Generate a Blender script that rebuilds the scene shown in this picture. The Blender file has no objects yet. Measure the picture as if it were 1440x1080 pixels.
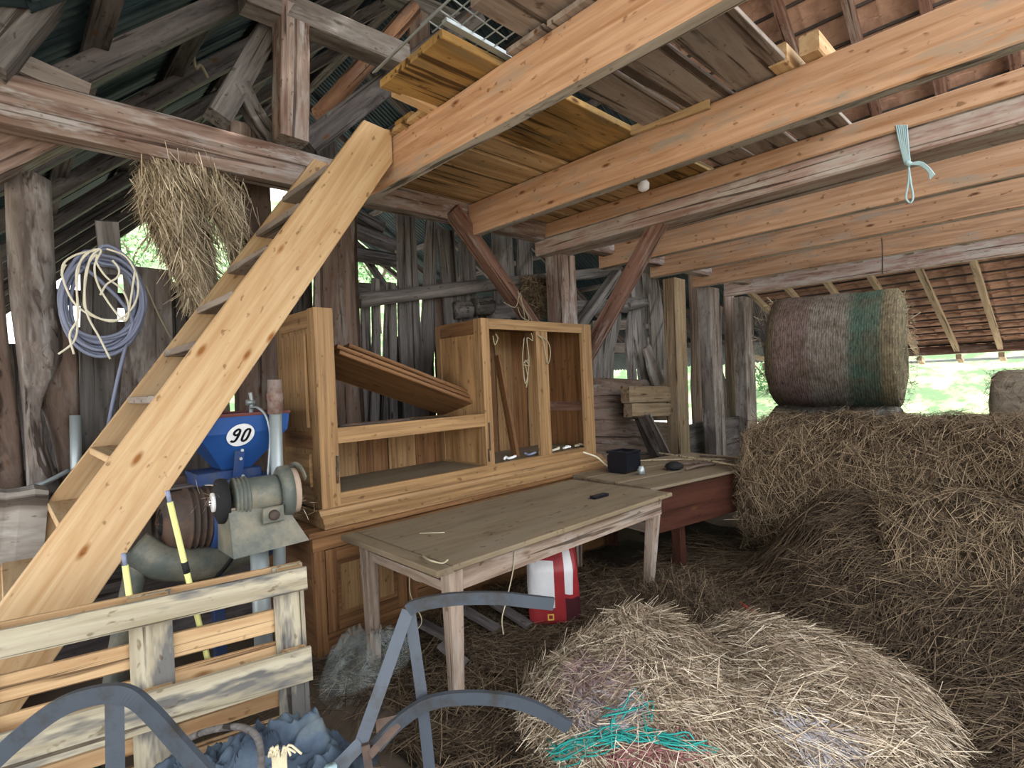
import bpy, bmesh, math, random
import numpy as np
from mathutils import Vector, Matrix, noise as mnoise
rnd = random.Random(7)
RS = np.random.RandomState(11)
SC = bpy.context.scene
COL = SC.collection

# ---------------------------------------------------------------- camera
FPX, YAW, PITCH, ROLL = 761.36, math.radians(46.3515), math.radians(-0.3142), math.radians(-2.4992)
CAM = np.array([0, 0, 1.6])
def _basis():
    F = np.array([math.cos(PITCH)*math.cos(YAW), math.cos(PITCH)*math.sin(YAW), math.sin(PITCH)])
    R = np.array([math.sin(YAW), -math.cos(YAW), 0.]); U = np.cross(R, F)
    return F, math.cos(ROLL)*R + math.sin(ROLL)*U, -math.sin(ROLL)*R + math.cos(ROLL)*U
CF, CR, CU = _basis()
cd = bpy.data.cameras.new('camera'); co = bpy.data.objects.new('camera', cd); COL.objects.link(co)
cd.sensor_fit = 'HORIZONTAL'; cd.sensor_width = 36; cd.lens = 36*FPX/1440; cd.clip_start = .05; cd.clip_end = 500
M = Matrix.Identity(4)
for i in range(3):
    M[i][0], M[i][1], M[i][2], M[i][3] = CR[i], CU[i], -CF[i], CAM[i]
co.matrix_world = M; SC.camera = co

# ---------------------------------------------------------------- world, sun, exposure
w = bpy.data.worlds.new('world'); SC.world = w; w.use_nodes = True
bg = w.node_tree.nodes['Background']; bg.inputs[0].default_value = (.94, .965, 1, 1); bg.inputs[1].default_value = 1.25
sd = bpy.data.lights.new('sun', 'SUN'); sd.energy = 3.2; sd.angle = math.radians(1); sd.color = (1, .95, .86)
so = bpy.data.objects.new('sun', sd); COL.objects.link(so)
so.rotation_euler = Vector((-1, .12, -1.3)).to_track_quat('-Z', 'Y').to_euler()
SC.view_settings.view_transform = 'Standard'; SC.view_settings.look = 'None'
SC.view_settings.gamma = 1; SC.view_settings.use_curve_mapping = False
SC.view_settings.exposure = 2.05

# ---------------------------------------------------------------- helpers: picking real points on known planes
def ray(px, py): return CF + CR*(px-720)/FPX - CU*(py-540)/FPX
def at(px, py, **k):
    d = ray(px, py); (a, v), = k.items(); i = 'xyz'.index(a)
    return CAM + d*(v-CAM[i])/d[i]
def atd(px, py, dep): return CAM + ray(px, py)*dep
def atp(px, py, n, d):
    n = np.array(n, float); r = ray(px, py); return CAM + r*(d-n@CAM)/(n@r)

def finish(o, mat, parent):
    if mat is not None:
        for m in (mat if isinstance(mat, (list, tuple)) else [mat]): o.data.materials.append(m)
    COL.objects.link(o)
    if parent is not None:
        o.parent = parent
        o.matrix_parent_inverse = parent_world(parent).inverted()
    return o
def parent_world(o):
    m = o.matrix_basis.copy()
    if o.parent is not None: m = parent_world(o.parent) @ o.matrix_parent_inverse @ m
    return m
def mesh(name, V, Fc, mat, parent=None, matrix=None, smooth=False, fmat=None):
    me = bpy.data.meshes.new(name); me.from_pydata([tuple(map(float, v)) for v in V], [], [tuple(map(int, f)) for f in Fc])
    if smooth: me.polygons.foreach_set('use_smooth', [True]*len(me.polygons))
    if fmat: me.polygons.foreach_set('material_index', fmat)
    me.update()
    o = bpy.data.objects.new(name, me)
    if matrix is not None: o.matrix_basis = matrix
    return finish(o, mat, parent)
def tag(o, label=None, cat=None, group=None, kind=None):
    if label: o['label'] = label
    if cat: o['category'] = cat
    if group: o['group'] = group
    if kind: o['kind'] = kind
    return o
def thing(name, loc, label=None, cat=None, group=None, kind=None):
    o = bpy.data.objects.new(name, None); COL.objects.link(o); o.location = Vector(loc); o.empty_display_size = .1
    return tag(o, label, cat, group, kind)
def frame(p0, p1, up=(0, 0, 1)):
    p0, p1 = Vector(p0), Vector(p1); X = (p1-p0).normalized(); Z = Vector(up); Z = Z-X*Z.dot(X)
    if Z.length < 1e-4: Z = Vector((0, 1, 0)) - X*X.y
    Z.normalize(); Y = Z.cross(X); m = Matrix.Identity(4); c = (p0+p1)/2
    for i in range(3): m[i][0], m[i][1], m[i][2], m[i][3] = X[i], Y[i], Z[i], c[i]
    return m, (p1-p0).length
def beam(name, p0, p1, w, h, mat, parent=None, up=(0, 0, 1), seg=1, rough=0., wander=0., w1=None, h1=None, ch=.05, log=0, cut=0., sec=None, under=None):
    """squared or round timber from p0 to p1; local X runs along the grain"""
    m, L = frame(p0, p1, up); w1 = w if w1 is None else w1; h1 = h if h1 is None else h1
    if rough or wander: seg = max(seg, 6)
    if sec: pass
    elif log: sec = [(math.cos(2*math.pi*i/log)/2, math.sin(2*math.pi*i/log)/2) for i in range(log)]
    else:
        c = ch*min(w, h)
        cy, cz = c/w, c/h
        sec = [(.5, -.5+cz), (.5, .5-cz), (.5-cy, .5), (-.5+cy, .5), (-.5, .5-cz), (-.5, -.5+cz), (-.5+cy, -.5), (.5-cy, -.5)]
    n = len(sec); V = []; oy = oz = 0.
    ph = rnd.random()*9; ph2 = rnd.random()*9
    for k in range(seg+1):
        t = k/seg; ww = w+(w1-w)*t; hh = h+(h1-h)*t
        oy = wander*(math.sin(ph+t*4.1)+.5*math.sin(ph2+t*9.3)); oz = wander*.6*math.sin(ph2+t*3.7)
        sw = 1+rough*(rnd.random()*2-1); sh = 1+rough*(rnd.random()*2-1)
        for (a, b) in sec:
            j = rough*.35
            V.append((-L/2+L*t + (cut*a if k == seg else 0), oy+ww*sw*(a+j*(rnd.random()-.5)), oz+hh*sh*(b+j*(rnd.random()-.5))))
    Fc = []
    for k in range(seg):
        for i in range(n):
            a = k*n+i; b = k*n+(i+1) % n; Fc.append((a, b, b+n, a+n))
    Fc.append(tuple(reversed(range(n)))); Fc.append(tuple(seg*n+i for i in range(n)))
    fm = None
    if under is not None: mat = [mat, under]; fm = [1 if (i % n) == 6 else 0 for i in range(seg*n)]+[0, 0]
    return mesh(name, V, Fc, mat, parent, m, smooth=bool(log), fmat=fm)
def box(name, a, b, mat, parent=None, ch=.04):
    a, b = np.minimum(a, b), np.maximum(a, b); d = b-a; c = (a+b)/2; i = int(np.argmax(d)); e = np.zeros(3); e[i] = d[i]/2
    if i == 0: w, h = d[1], d[2]
    elif i == 1: w, h = d[0], d[2]
    else: w, h = d[0], d[1]
    return beam(name, c-e, c+e, w, h, mat, parent, up=(0, 0, 1) if i < 2 else (0, 1, 0), ch=ch)
def smooth_path(P, n=6, closed=False):
    P = [np.array(p, float) for p in P]; out = []; N = len(P)
    for i in range(N if closed else N-1):
        g = (lambda j: P[j % N]) if closed else (lambda j: P[min(max(j, 0), N-1)])
        a, b, c, d = g(i-1), g(i), g(i+1), g(i+2)
        for k in range(n):
            t = k/n; out.append(.5*((2*b)+(c-a)*t+(2*a-5*b+4*c-d)*t*t+(-a+3*b-3*c+d)*t**3))
    if not closed: out.append(P[-1])
    return out
def sweep(P, sec, closed=False, up0=(0, 0, 1), fixed_up=False, caps=True, scale=None):
    P = [Vector(p) for p in P]; N = len(P); V = []; U = Vector(up0); m = len(sec)
    for i in range(N):
        T = (P[(i+1) % N]-P[i-1]) if closed else (P[min(i+1, N-1)]-P[max(i-1, 0)])
        T.normalize(); u = (Vector(up0) if fixed_up else U); u = u-T*u.dot(T)
        if u.length < 1e-4: u = Vector((1, .3, .2)); u = u-T*u.dot(T)
        u.normalize(); U = u; s = T.cross(u); k = 1 if scale is None else scale[i]
        for (a, b) in sec: V.append(P[i]+s*a*k+u*b*k)
    Fc = []
    for i in range(N if closed else N-1):
        for j in range(m):
            a = i*m+j; b = i*m+(j+1) % m; c = ((i+1) % N)*m; Fc.append((a, b, c+(j+1) % m, c+j))
    if caps and not closed: Fc += [tuple(reversed(range(m))), tuple((N-1)*m+j for j in range(m))]
    return V, Fc
def circ(r, n=8): return [(r*math.cos(2*math.pi*i/n), r*math.sin(2*math.pi*i/n)) for i in range(n)]
def tube(name, P, r, mat, parent=None, n=8, closed=False, sm=6, scale=None):
    Q = smooth_path(P, sm, closed) if sm > 1 else P
    V, Fc = sweep(Q, circ(r, n), closed, scale=scale); return mesh(name, V, Fc, mat, parent, smooth=True)
def flatbar(name, P, w, t, mat, parent=None, up=(0, 0, 1), sm=6):
    Q = smooth_path(P, sm) if sm > 1 else P
    V, Fc = sweep(Q, [(w/2, -t/2), (w/2, t/2), (-w/2, t/2), (-w/2, -t/2)], up0=up, fixed_up=True); return mesh(name, V, Fc, mat, parent)
def lathe(name, p0, p1, prof, mat, parent=None, n=24, smooth=True, up=(0, 0, 1), fmat=None):
    """prof: (distance along p0->p1 in m, radius)"""
    m, L = frame(p0, p1, up); m = m.copy(); m.translation = Vector(p0); V = []; Fc = []; fm = []
    for (d, r) in prof:
        for i in range(n): V.append((d, r*math.cos(2*math.pi*i/n), r*math.sin(2*math.pi*i/n)))
    for k in range(len(prof)-1):
        for i in range(n):
            a = k*n+i; b = k*n+(i+1) % n; Fc.append((a, b, b+n, a+n)); fm.append(fmat[k] if fmat else 0)
    Fc += [tuple(reversed(range(n))), tuple((len(prof)-1)*n+i for i in range(n))]; fm += [0, 0]
    o = mesh(name, V, Fc, mat, parent, m, smooth=smooth, fmat=fm if fmat else None)
    return o
def hexa(name, bot, top, mat, parent=None):
    """prism between two matching polygons"""
    n = len(bot); V = list(bot)+list(top); Fc = [(i, (i+1) % n, n+(i+1) % n, n+i) for i in range(n)]
    Fc += [tuple(reversed(range(n))), tuple(range(n, 2*n))]
    o = mesh(name, V, Fc, mat, parent)
    bm = bmesh.new(); bm.from_mesh(o.data); bmesh.ops.recalc_face_normals(bm, faces=bm.faces); bm.to_mesh(o.data); bm.free(); return o

# ---------------------------------------------------------------- materials
def lin(c):
    if isinstance(c, str):
        c = [int(c[i:i+2], 16)/255 for i in (0, 2, 4)]
        c = [v/12.92 if v <= .04045 else ((v+.055)/1.055)**2.4 for v in c]
    return tuple(c)+(1,)
class NT:
    def __init__(s, name):
        s.m = bpy.data.materials.new(name); s.m.use_nodes = True; s.t = s.m.node_tree; s.b = s.t.nodes['Principled BSDF']
        s.b.inputs['Roughness'].default_value = .8; s.b.inputs['Specular IOR Level'].default_value = .25
    def n(s, kind, **kw):
        x = s.t.nodes.new('ShaderNode'+kind)
        for k, v in kw.items():
            if k.startswith('i_'):
                q = k[2:]; q = int(q) if q.isdigit() else q.replace('_', ' '); x.inputs[q].default_value = v
            else: setattr(x, k, v)
        return x
    def l(s, a, b): s.t.links.new(a, b); return a
    def coord(s, scale, rand=True, kind='Object'):
        tc = s.n('TexCoord'); mp = s.n('Mapping'); mp.inputs['Scale'].default_value = scale
        if rand:
            oi = s.n('ObjectInfo'); ad = s.n('VectorMath', operation='MULTIPLY_ADD')
            s.l(oi.outputs['Random'], ad.inputs[0]); ad.inputs[1].default_value = (37, 53, 71); s.l(tc.outputs[kind], ad.inputs[2]); s.l(ad.outputs[0], mp.inputs[0])
        else: s.l(tc.outputs[kind], mp.inputs[0])
        return mp.outputs[0]
    def noise(s, v, sc=1., det=4., rough=.6, dist=0.):
        x = s.n('TexNoise'); s.l(v, x.inputs['Vector'])
        for k, q in (('Scale', sc), ('Detail', det), ('Roughness', rough), ('Distortion', dist)): x.inputs[k].default_value = q
        return x.outputs['Fac']
    def ramp(s, f, stops, interp='LINEAR'):
        r = s.n('ValToRGB'); s.l(f, r.inputs[0]); e = r.color_ramp.elements; r.color_ramp.interpolation = interp
        while len(e) < len(stops): e.new(.5)
        for i, (p, c) in enumerate(stops): e[i].position = p; e[i].color = lin(c) if not isinstance(c, (int, float)) else (c, c, c, 1)
        return r.outputs[0]
    def mix(s, f, a, b, mode='MIX'):
        x = s.n('Mix', data_type='RGBA', blend_type=mode)
        for i, q in ((0, f), (6, a), (7, b)):
            if isinstance(q, (int, float)): x.inputs[i].default_value = q
            elif isinstance(q, (tuple, str)): x.inputs[i].default_value = lin(q)
            else: s.l(q, x.inputs[i])
        return x.outputs[2]
    def vary(s, col, lo=.85, hi=1.12, hue=.01):
        oi = s.n('ObjectInfo'); mr = s.n('MapRange'); s.l(oi.outputs['Random'], mr.inputs[0]); mr.inputs[3].default_value = lo; mr.inputs[4].default_value = hi
        h = s.n('HueSaturation'); s.l(mr.outputs[0], h.inputs['Value']); s.l(col, h.inputs['Color']); return h.outputs[0]
    def bump(s, f, st=.3, d=.01):
        b = s.n('Bump'); b.inputs['Strength'].default_value = st; b.inputs['Distance'].default_value = d; s.l(f, b.inputs['Height']); s.l(b.outputs[0], s.b.inputs['Normal'])
    def col(s, c):
        if isinstance(c, (tuple, str)): s.b.inputs['Base Color'].default_value = lin(c)
        else: s.l(c, s.b.inputs['Base Color'])
        return s
def wood(name, c1, c2, gray=None, g0=.5, g1=.65, knots=True, fine=26., rough=.8, bump=.25, var=(.86, 1.1), knotc='5a3a20'):
    t = NT(name); v = t.coord((1.1, fine, fine)); f = t.noise(v, 1., 6., .65, .6)
    c = t.ramp(f, [(.32, c2), (.62, c1)])
    v2 = t.coord((.5, 3.2, 3.2)); f2 = t.noise(v2, 1.6, 3.)
    c = t.mix(t.ramp(f2, [(.35, .0), (.7, .35)]), c, t.mix(1., c, (.72, .66, .6), 'MULTIPLY'))
    if gray: c = t.mix(t.ramp(t.noise(t.coord((1.1, 5., 5.)), 1.5, 4., .7), [(g0, 0.), (g1, 1.)]), c, t.mix(f, gray, t.mix(1., gray, (.5, .5, .5), 'MULTIPLY')))
    if knots:
        x = t.n('TexVoronoi'); t.l(t.coord((1.5, 4.2, 4.2)), x.inputs['Vector']); x.inputs['Scale'].default_value = 1.5
        c = t.mix(t.ramp(x.outputs['Distance'], [(.045, 1.), (.12, .0)]), c, knotc)
    if bump >= .25:
        cr = t.ramp(t.noise(t.coord((.55, fine*1.3, fine*1.3)), 1., 3., .55, .8), [(.36, 1.), (.42, 0.)]); c = t.mix(cr, c, t.mix(1., c, (.25, .22, .2), 'MULTIPLY'))
    sp = t.ramp(t.noise(t.coord((14., 26., 26.)), 1., 2., .5), [(.28, 1.), (.34, 0.)]); c = t.mix(sp, c, t.mix(1., c, (.55, .5, .45), 'MULTIPLY'))
    t.col(t.vary(c, *var)); t.b.inputs['Roughness'].default_value = rough; t.bump(f, bump*1.6, .008); return t.m
def plain(name, c, rough=.6, metal=0., dirt=None, d0=.45, d1=.65, sc=6., bump=.1, var=None):
    t = NT(name); f = t.noise(t.coord((sc, sc, sc)), 1., 5., .65)
    k = t.mix(t.ramp(f, [(.3, .0), (.7, .3)]), c, t.mix(1., c, (.6, .6, .6), 'MULTIPLY'))
    if dirt: k = t.mix(t.ramp(t.noise(t.coord((sc*.6,)*3), 1.3, 6., .7), [(d0, 0.), (d1, 1.)]), k, dirt)
    if var: k = t.vary(k, *var)
    t.col(k); t.b.inputs['Roughness'].default_value = rough; t.b.inputs['Metallic'].default_value = metal
    if bump: t.bump(f, bump, .004)
    return t.m
W = {}
W['pine'] = wood('new_pine', 'cdb18a', 'b48f64', None, fine=20, knotc='8a5a2c', bump=.12)
W['joist'] = wood('joist_pine', 'cca88a', 'a87e5c', 'b5a898', .55, .72, fine=22, knotc='6e4426', bump=.2)
W['joist_b'] = wood('joist_brown_pine', 'b69274', '84664f', 'a59a8e', .54, .74, fine=22, knotc='5a3a26', bump=.2)
W['girder'] = wood('old_girder', 'b3a098', '7d5f52', 'c9c2ba', .46, .62, fine=16, knots=False, bump=.4)
W['tie'] = wood('old_tie_beam', '95847a', '5f463b', 'b4aeaa', .5, .62, fine=14, knots=False, bump=.5)
W['redbrown'] = wood('red_brown_beam', '86685b', '553c33', 'a89a92', .52, .72, fine=18, bump=.4)
W['grey'] = wood('grey_weathered', '7c7876', '403d3b', '6c6763', .5, .7, fine=15, bump=.6, knotc='2e2a28')
W['greybrown'] = wood('grey_brown_slab', '8f8680', '4c423d', 'b0aba6', .5, .66, fine=9, bump=.7, knotc='3a2e28')
W['brownplank'] = wood('brown_plank', '7c6a5f', '4a3c34', '8a837c', .55, .7, fine=12, bump=.5)
W['dark'] = wood('dark_timber', '605a58', '322e2e', '7c7876', .52, .72, fine=14, bump=.5)
W['orangelog'] = wood('orange_log', 'b98f72', '8a604a', '96877a', .5, .7, fine=12, bump=.5)
W['oak'] = wood('varnished_oak', 'a3835c', '725639', None, knots=False, fine=34, rough=.45, bump=.1, var=(.92, 1.06))
W['oak_dark'] = wood('dark_varnished_oak', '8a6644', '593c26', None, knots=False, fine=30, rough=.45, bump=.1, var=(.9, 1.06))
W['oak_fig'] = wood('figured_oak', 'ab8860', '70502f', None, knots=False, fine=11, rough=.45, bump=.12)
W['pallet'] = wood('pallet_wood', 'b8b09a', '958b74', '777572', .47, .58, fine=18, knotc='6f5a3c', bump=.25, var=(.92, 1.06))
W['palletin'] = wood('pallet_inner_wood', 'c9ab82', 'a5805a', None, fine=18, knotc='7a4f2a')
W['table'] = wood('dusty_table', '85765f', '675a48', '8f8370', .45, .7, fine=12, knots=False, bump=.15)
W['tablefr'] = wood('table_frame', 'a08f80', '6f5c4e', 'b8aea2', .5, .66, fine=20, bump=.35)
W['trough'] = wood('red_brown_trough', '4f3025', '2c1811', None, fine=14, rough=.5, bump=.2)
W['deck'] = wood('deck_board', 'c9ad84', 'a5835a', '9c8e74', .56, .76, fine=12, knotc='8a6236')
W['deckgold'] = wood('golden_board', 'b08d55', '735934', '8f7d5c', .5, .7, fine=10)
W['deckgrey'] = wood('grey_deck_board', 'a0958c', '6a5d55', 'b0a8a0', .5, .7, fine=10, bump=.4)
W['rafter'] = wood('pale_rafter', 'b9ab92', '8f8068', None, fine=14)
W['under'] = wood('weathered_underside', 'b9b3aa', '8d8479', '6f6a66', .56, .68, fine=7, knots=False, bump=.3)
W['post'] = wood('squared_post_wood', 'a18e74', '75604a', '958b7e', .55, .72, fine=16, bump=.3)
W['stone'] = wood('pale_block', 'a09a92', '6f6860', 'b9b4ac', .48, .66, fine=5, bump=.6)
def hay(name, cols, sc=1.):
    t = NT(name); g = t.n('NewGeometry'); r = t.ramp(g.outputs['Random Per Island'], [(i/(len(cols)-1), c) for i, c in enumerate(cols)])
    t.col(r); t.b.inputs['Roughness'].default_value = .75; t.b.inputs['Specular IOR Level'].default_value = .15; return t.m
def haybase(name, a, b, sc=9.):
    t = NT(name); f = t.noise(t.coord((sc*2, sc, sc*2.4)), 1.4, 8., .8, 1.5); t.col(t.ramp(f, [(.3, b), (.7, a)])); t.b.inputs['Roughness'].default_value = .9
    t.bump(f, .9, .03); return t.m
W['straw'] = hay('straw_strands', ['44372a', '706050', 'a69580', 'dccfb8', 'c0af98', '84725c', '544536'])
W['straw_dark'] = hay('hay_strands', ['3a2f24', '564737', '786651', '9c8a70', '6c5c48', '44382c'])
W['straw_shaded'] = hay('shaded_hay_strands', ['2b2219', '40342a', '594b3b', '7d6c56', '4e4234', '32281f'])  # floor hay palette darkened: the dimmer light low down is put into the colour
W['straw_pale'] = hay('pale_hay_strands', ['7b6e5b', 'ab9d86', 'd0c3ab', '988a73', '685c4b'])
W['haybase'] = haybase('hay_mass', '4e402c', '1e1710'); W['haybase_d'] = haybase('shaded_hay_mass', '382d20', '17110b'); W['haybase_l'] = haybase('hay_mass_light', '6f6146', '2c2418')  # drift base is a darker copy, with the shade put into its colour
t = NT('corrugated_metal'); f = t.noise(t.coord((2, 2, 2)), 1., 5.); t.col(t.vary(t.ramp(f, [(.3, '2c3a40'), (.7, '46585f')]), .8, 1.15)); t.b.inputs['Metallic'].default_value = .35; t.b.inputs['Roughness'].default_value = .5; W['tin'] = t.m
W['tile'] = plain('clay_tile', 'c9a692', .85, dirt='98786a', sc=4., var=(.75, 1.2), bump=.3)
W['steel'] = plain('grey_steel_bar', '4c535c', .4, .25, dirt='403d39', d0=.5, d1=.7, sc=9.)
W['galv'] = plain('galvanised_pipe', 'a9b3b5', .45, .5, sc=10.)
W['blue'] = plain('blue_paint', '28508f', .4, dirt='4a5568', d0=.6, d1=.72, sc=5.)
W['bluedark'] = plain('dull_blue_paint', '2a4272', .5, dirt='4a4f58', d0=.45, d1=.65, sc=7.)
W['greygreen'] = plain('grey_green_enamel', '585e59', .45, dirt='7d7868', d0=.42, d1=.62, sc=6.)
W['rustdark'] = plain('dark_rusty_iron', '4e443f', .7, .2, dirt='6b5344', sc=9.)
W['black'] = plain('black_enamel', '16181f', .35, bump=0); W['blackmatt'] = plain('black_rubber', '202022', .8)
W['white'] = plain('white_vinyl', 'eef0f2', .5, bump=0)
W['cream'] = plain('cream_cable', 'dcd8c4', .5, bump=0); W['hose'] = plain('blue_grey_hose', '8088a0', .45, bump=0)
W['yellow'] = plain('yellow_plastic', 'd6d68c', .5, bump=0); W['twine'] = plain('pale_twine', 'a39a80', .8); W['rope'] = plain('frayed_rope', 'cfc4a6', .8)
W['twineblue'] = plain('pale_blue_twine', 'a9c6cc', .7); W['teal'] = plain('teal_twine', '2c9188', .6, var=None, bump=0)
W['grass'] = plain('meadow_grass', '48623f', .9, dirt='9aa87a', sc=1.2); W['yard'] = plain('pale_gravel_yard', 'b9ae9e', .95, dirt='a39a88', sc=.8); W['leaf'] = plain('tree_leaves', '3b6a3c', .8, dirt='86ab78', sc=1.5)
W['dirt'] = plain('barn_dirt', '5b5044', .95, dirt='463c32', sc=2., bump=.5); W['bark'] = plain('tree_bark', '5a4c40', .9); W['plaster'] = plain('house_wall', 'e6e0d6', .8); 
W['wheel'] = plain('grinding_wheel', 'b5a08e', .9); W['board_dark'] = W['dark']
t = NT('denim_cloth'); v = t.coord((3, 3, 3)); f = t.noise(v, 2., 6.); t.col(t.ramp(f, [(.3, '2c3644'), (.55, '4d5a68'), (.75, '69706f')])); t.bump(f, .3, .01); t.b.inputs['Roughness'].default_value = .9; W['cloth'] = t.m
t = NT('clear_plastic'); t.col('aab4b0'); t.b.inputs['Alpha'].default_value = .17; t.b.inputs['Roughness'].default_value = .07; t.b.inputs['Specular IOR Level'].default_value = .9; W['plastic'] = t.m
exec_later = []

# ---------------------------------------------------------------- straw
def strands(name, P, D, N, Lr, wid, mat, parent=None, lift=.12, bend=.35, group=None):
    n = len(P); P = np.asarray(P, float); D = np.asarray(D, float); N = np.asarray(N, float)
    D = D/np.linalg.norm(D, axis=1)[:, None]; N = N/np.linalg.norm(N, axis=1)[:, None]
    L = RS.uniform(Lr[0], Lr[1], n)[:, None]; S = np.cross(D, N); S /= np.linalg.norm(S, axis=1)[:, None]+1e-9
    roll = RS.uniform(-.9, .9, n)[:, None]; Wd = (S*np.cos(roll)+N*np.sin(roll))*(wid*RS.uniform(.6, 1.4, n)[:, None]/2)
    up = RS.normal(0, lift, n)[:, None]; bd = RS.normal(0, bend, n)[:, None]
    off = RS.uniform(0, .02, n)[:, None]
    p0 = P - D*L/2 + N*(off-np.minimum(up, 0)*0); p1 = P + N*(off+L*.06) + S*bd*L*.12; p2 = P + D*L/2 + N*(off+np.abs(up)*L) + S*bd*L*.3
    V = np.stack([p0-Wd, p0+Wd, p1-Wd, p1+Wd, p2-Wd*.6, p2+Wd*.6], 1).reshape(-1, 3)
    b = np.arange(n)[:, None]*6; q = np.stack([b+0, b+1, b+3, b+2, b+2, b+3, b+5, b+4], 2).reshape(-1)
    me = bpy.data.meshes.new(name); me.vertices.add(len(V)); me.vertices.foreach_set('co', V.ravel().astype(np.float32))
    me.loops.add(len(q)); me.loops.foreach_set('vertex_index', q.astype(np.int32)); npoly = len(q)//4
    me.polygons.add(npoly); me.polygons.foreach_set('loop_start', np.arange(npoly, dtype=np.int32)*4)
    me.update(calc_edges=True); me.validate()
    o = bpy.data.objects.new(name, me); o['kind'] = 'stuff'; return finish(o, mat, parent)
def lump(a, b, seed=0):
    return (np.sin(a*2.1+seed)*np.cos(b*2.7+seed*1.7)+.6*np.sin(a*5.3+b*3.9+seed*2.3)+.4*np.sin(a*9.7-b*8.1+seed))/2
# ================================================================ STRUCTURE
# ---- ground and floor
gm = mesh('ground', [(-60, -60, -.06), (90, -60, -.06), (90, 80, -.06), (-60, 80, -.06)], [(0, 1, 2, 3)], W['yard']); tag(gm, kind='structure')
V = []; nx, ny = 40, 40
for i in range(nx+1):
    for j in range(ny+1):
        x = -3.5+17.6*i/nx; y = -2+16.4*j/ny; V.append((x, y, .015*lump(x*1.3, y*1.3)))
fl = mesh('floor', V, [(i*(ny+1)+j, (i+1)*(ny+1)+j, (i+1)*(ny+1)+j+1, i*(ny+1)+j+1) for i in range(nx) for j in range(ny)], W['dirt'], smooth=True); tag(fl, kind='structure')
# ---- hillside behind
V = []; nx, ny = 46, 46
for i in range(nx+1):
    for j in range(ny+1):
        u, v = i/nx, j/ny; x = 5+95*u; y = -40+150*v
        d = max(0, math.hypot(max(x-16, 0)*1.0, max(y-17, 0)*1.0)-2)
        V.append((x, y, -.3+d*.42+.8*lump(x*.12, y*.12)*min(1, d/6)+.35*lump(x*.6, y*.6, 3)*min(1, d/4)))
hl = mesh('hillside', V, [(i*(ny+1)+j, (i+1)*(ny+1)+j, (i+1)*(ny+1)+j+1, i*(ny+1)+j+1) for i in range(nx) for j in range(ny)], W['grass'], smooth=True); tag(hl, kind='structure')

# ---- roof
ceil_ = thing('ceiling', (4.6, 6, 7.78), kind='structure')
def sheet(p_top, p_bot, wdt, wave=.1, amp=.02):
    """corrugated sheet: corrugations run from top to bottom, width along +Y"""
    p_top, p_bot = np.array(p_top), np.array(p_bot); n = int(wdt/wave*4); d = p_bot-p_top; nrm = np.cross(d, (0, 1, 0)); nrm = nrm/np.linalg.norm(nrm)
    V = []
    for k in range(2):
        for i in range(n+1): V.append(p_top+d*k+np.array((0, wdt*i/n, 0))+nrm*amp*math.cos(2*math.pi*i/4))
    return V, [(i, i+1, n+2+i, n+1+i) for i in range(n)]
RY0, RY1, RIDGE = -1.2, 14.3, (4.6, 7.78)
Lk = (.2, 3.5+.93*.2); Le = (-3.2, Lk[1]-3.4*.32)
proto = {}
def put_sheet(key, top, bot, y):
    if key not in proto:
        V, Fc = sheet((top[0], 0, top[1]), (bot[0], 0, bot[1]), .92)
        o = mesh('corrugated_sheet', V, Fc, W['tin'], ceil_, smooth=True); proto[key] = o
    else:
        o = proto[key].copy(); COL.objects.link(o)
    o.matrix_basis = Matrix.Translation((0, y, rnd.uniform(0, .006)))
nL = int((RY1-RY0)/.9)
for i in range(nL+1):
    y = RY0+i*.9
    mid = (2.4, 3.5+.93*2.4)
    put_sheet('L1', (RIDGE[0], RIDGE[1]+.05), mid, y); put_sheet('L2', (mid[0]+.1, mid[1]+.07), Lk, y); put_sheet('L3', (Lk[0]+.05, Lk[1]+.04), Le, y)
def Rc(x): return 1.92+.623*(14-x)
for i in range(11):
    y = 4.35+i*.9
    put_sheet('R1', (RIDGE[0], Rc(4.6)+.05), (7.7, Rc(7.7)+.05), y); put_sheet('R2', (7.6, Rc(7.6)+.03), (10.8, Rc(10.8)+.03), y); put_sheet('R3', (10.7, Rc(10.7)), (14.2, Rc(14.2)), y)
def Lz(x): return 3.5+.93*x
# rafters and purlins under the left slope
for y in (4.35, 5.75, 7.1, 8.6, 10.1, 11.6, 13.1, 14.2):
    beam('rafter', (-.3, y, Lz(-.3)-.26), (4.5, y, Lz(4.5)-.26), .13, .16, W['dark'], ceil_, rough=.08, wander=.02)
for x in (.55, 1.3, 2.1, 2.9, 3.7):
    beam('purlin', (x, RY0, Lz(x)-.11), (x, RY1, Lz(x)-.11), .13, .09, W['dark'], ceil_, rough=.06, seg=14)
# lower slats and verge boards seen against the light at the far left
for (q0, q1, Y) in (((60, 375), (215, 281), 13.9), ((60, 345), (190, 280), 12.2), ((60, 316), (180, 252), 10.5)):
    beam('verge_board', at(*q0, y=Y), at(*q1, y=Y), .05, .13, W['grey'], ceil_)
# right slope, corrugated part
for x in (6, 7.2, 8.4, 9.6, 10.8, 12, 13.2):
    beam('purlin', (x, 4.4, Rc(x)-.1), (x, 14.2, Rc(x)-.1), .09, .1, W['dark'], ceil_, rough=.05)
for y in (4.5, 6.6, 8.7, 10.8, 12.9, 14.1):
    beam('rafter', (4.8, y, Rc(4.8)-.22), (14, y, Rc(14)-.22), .1, .13, W['dark'], ceil_, rough=.05)
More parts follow.
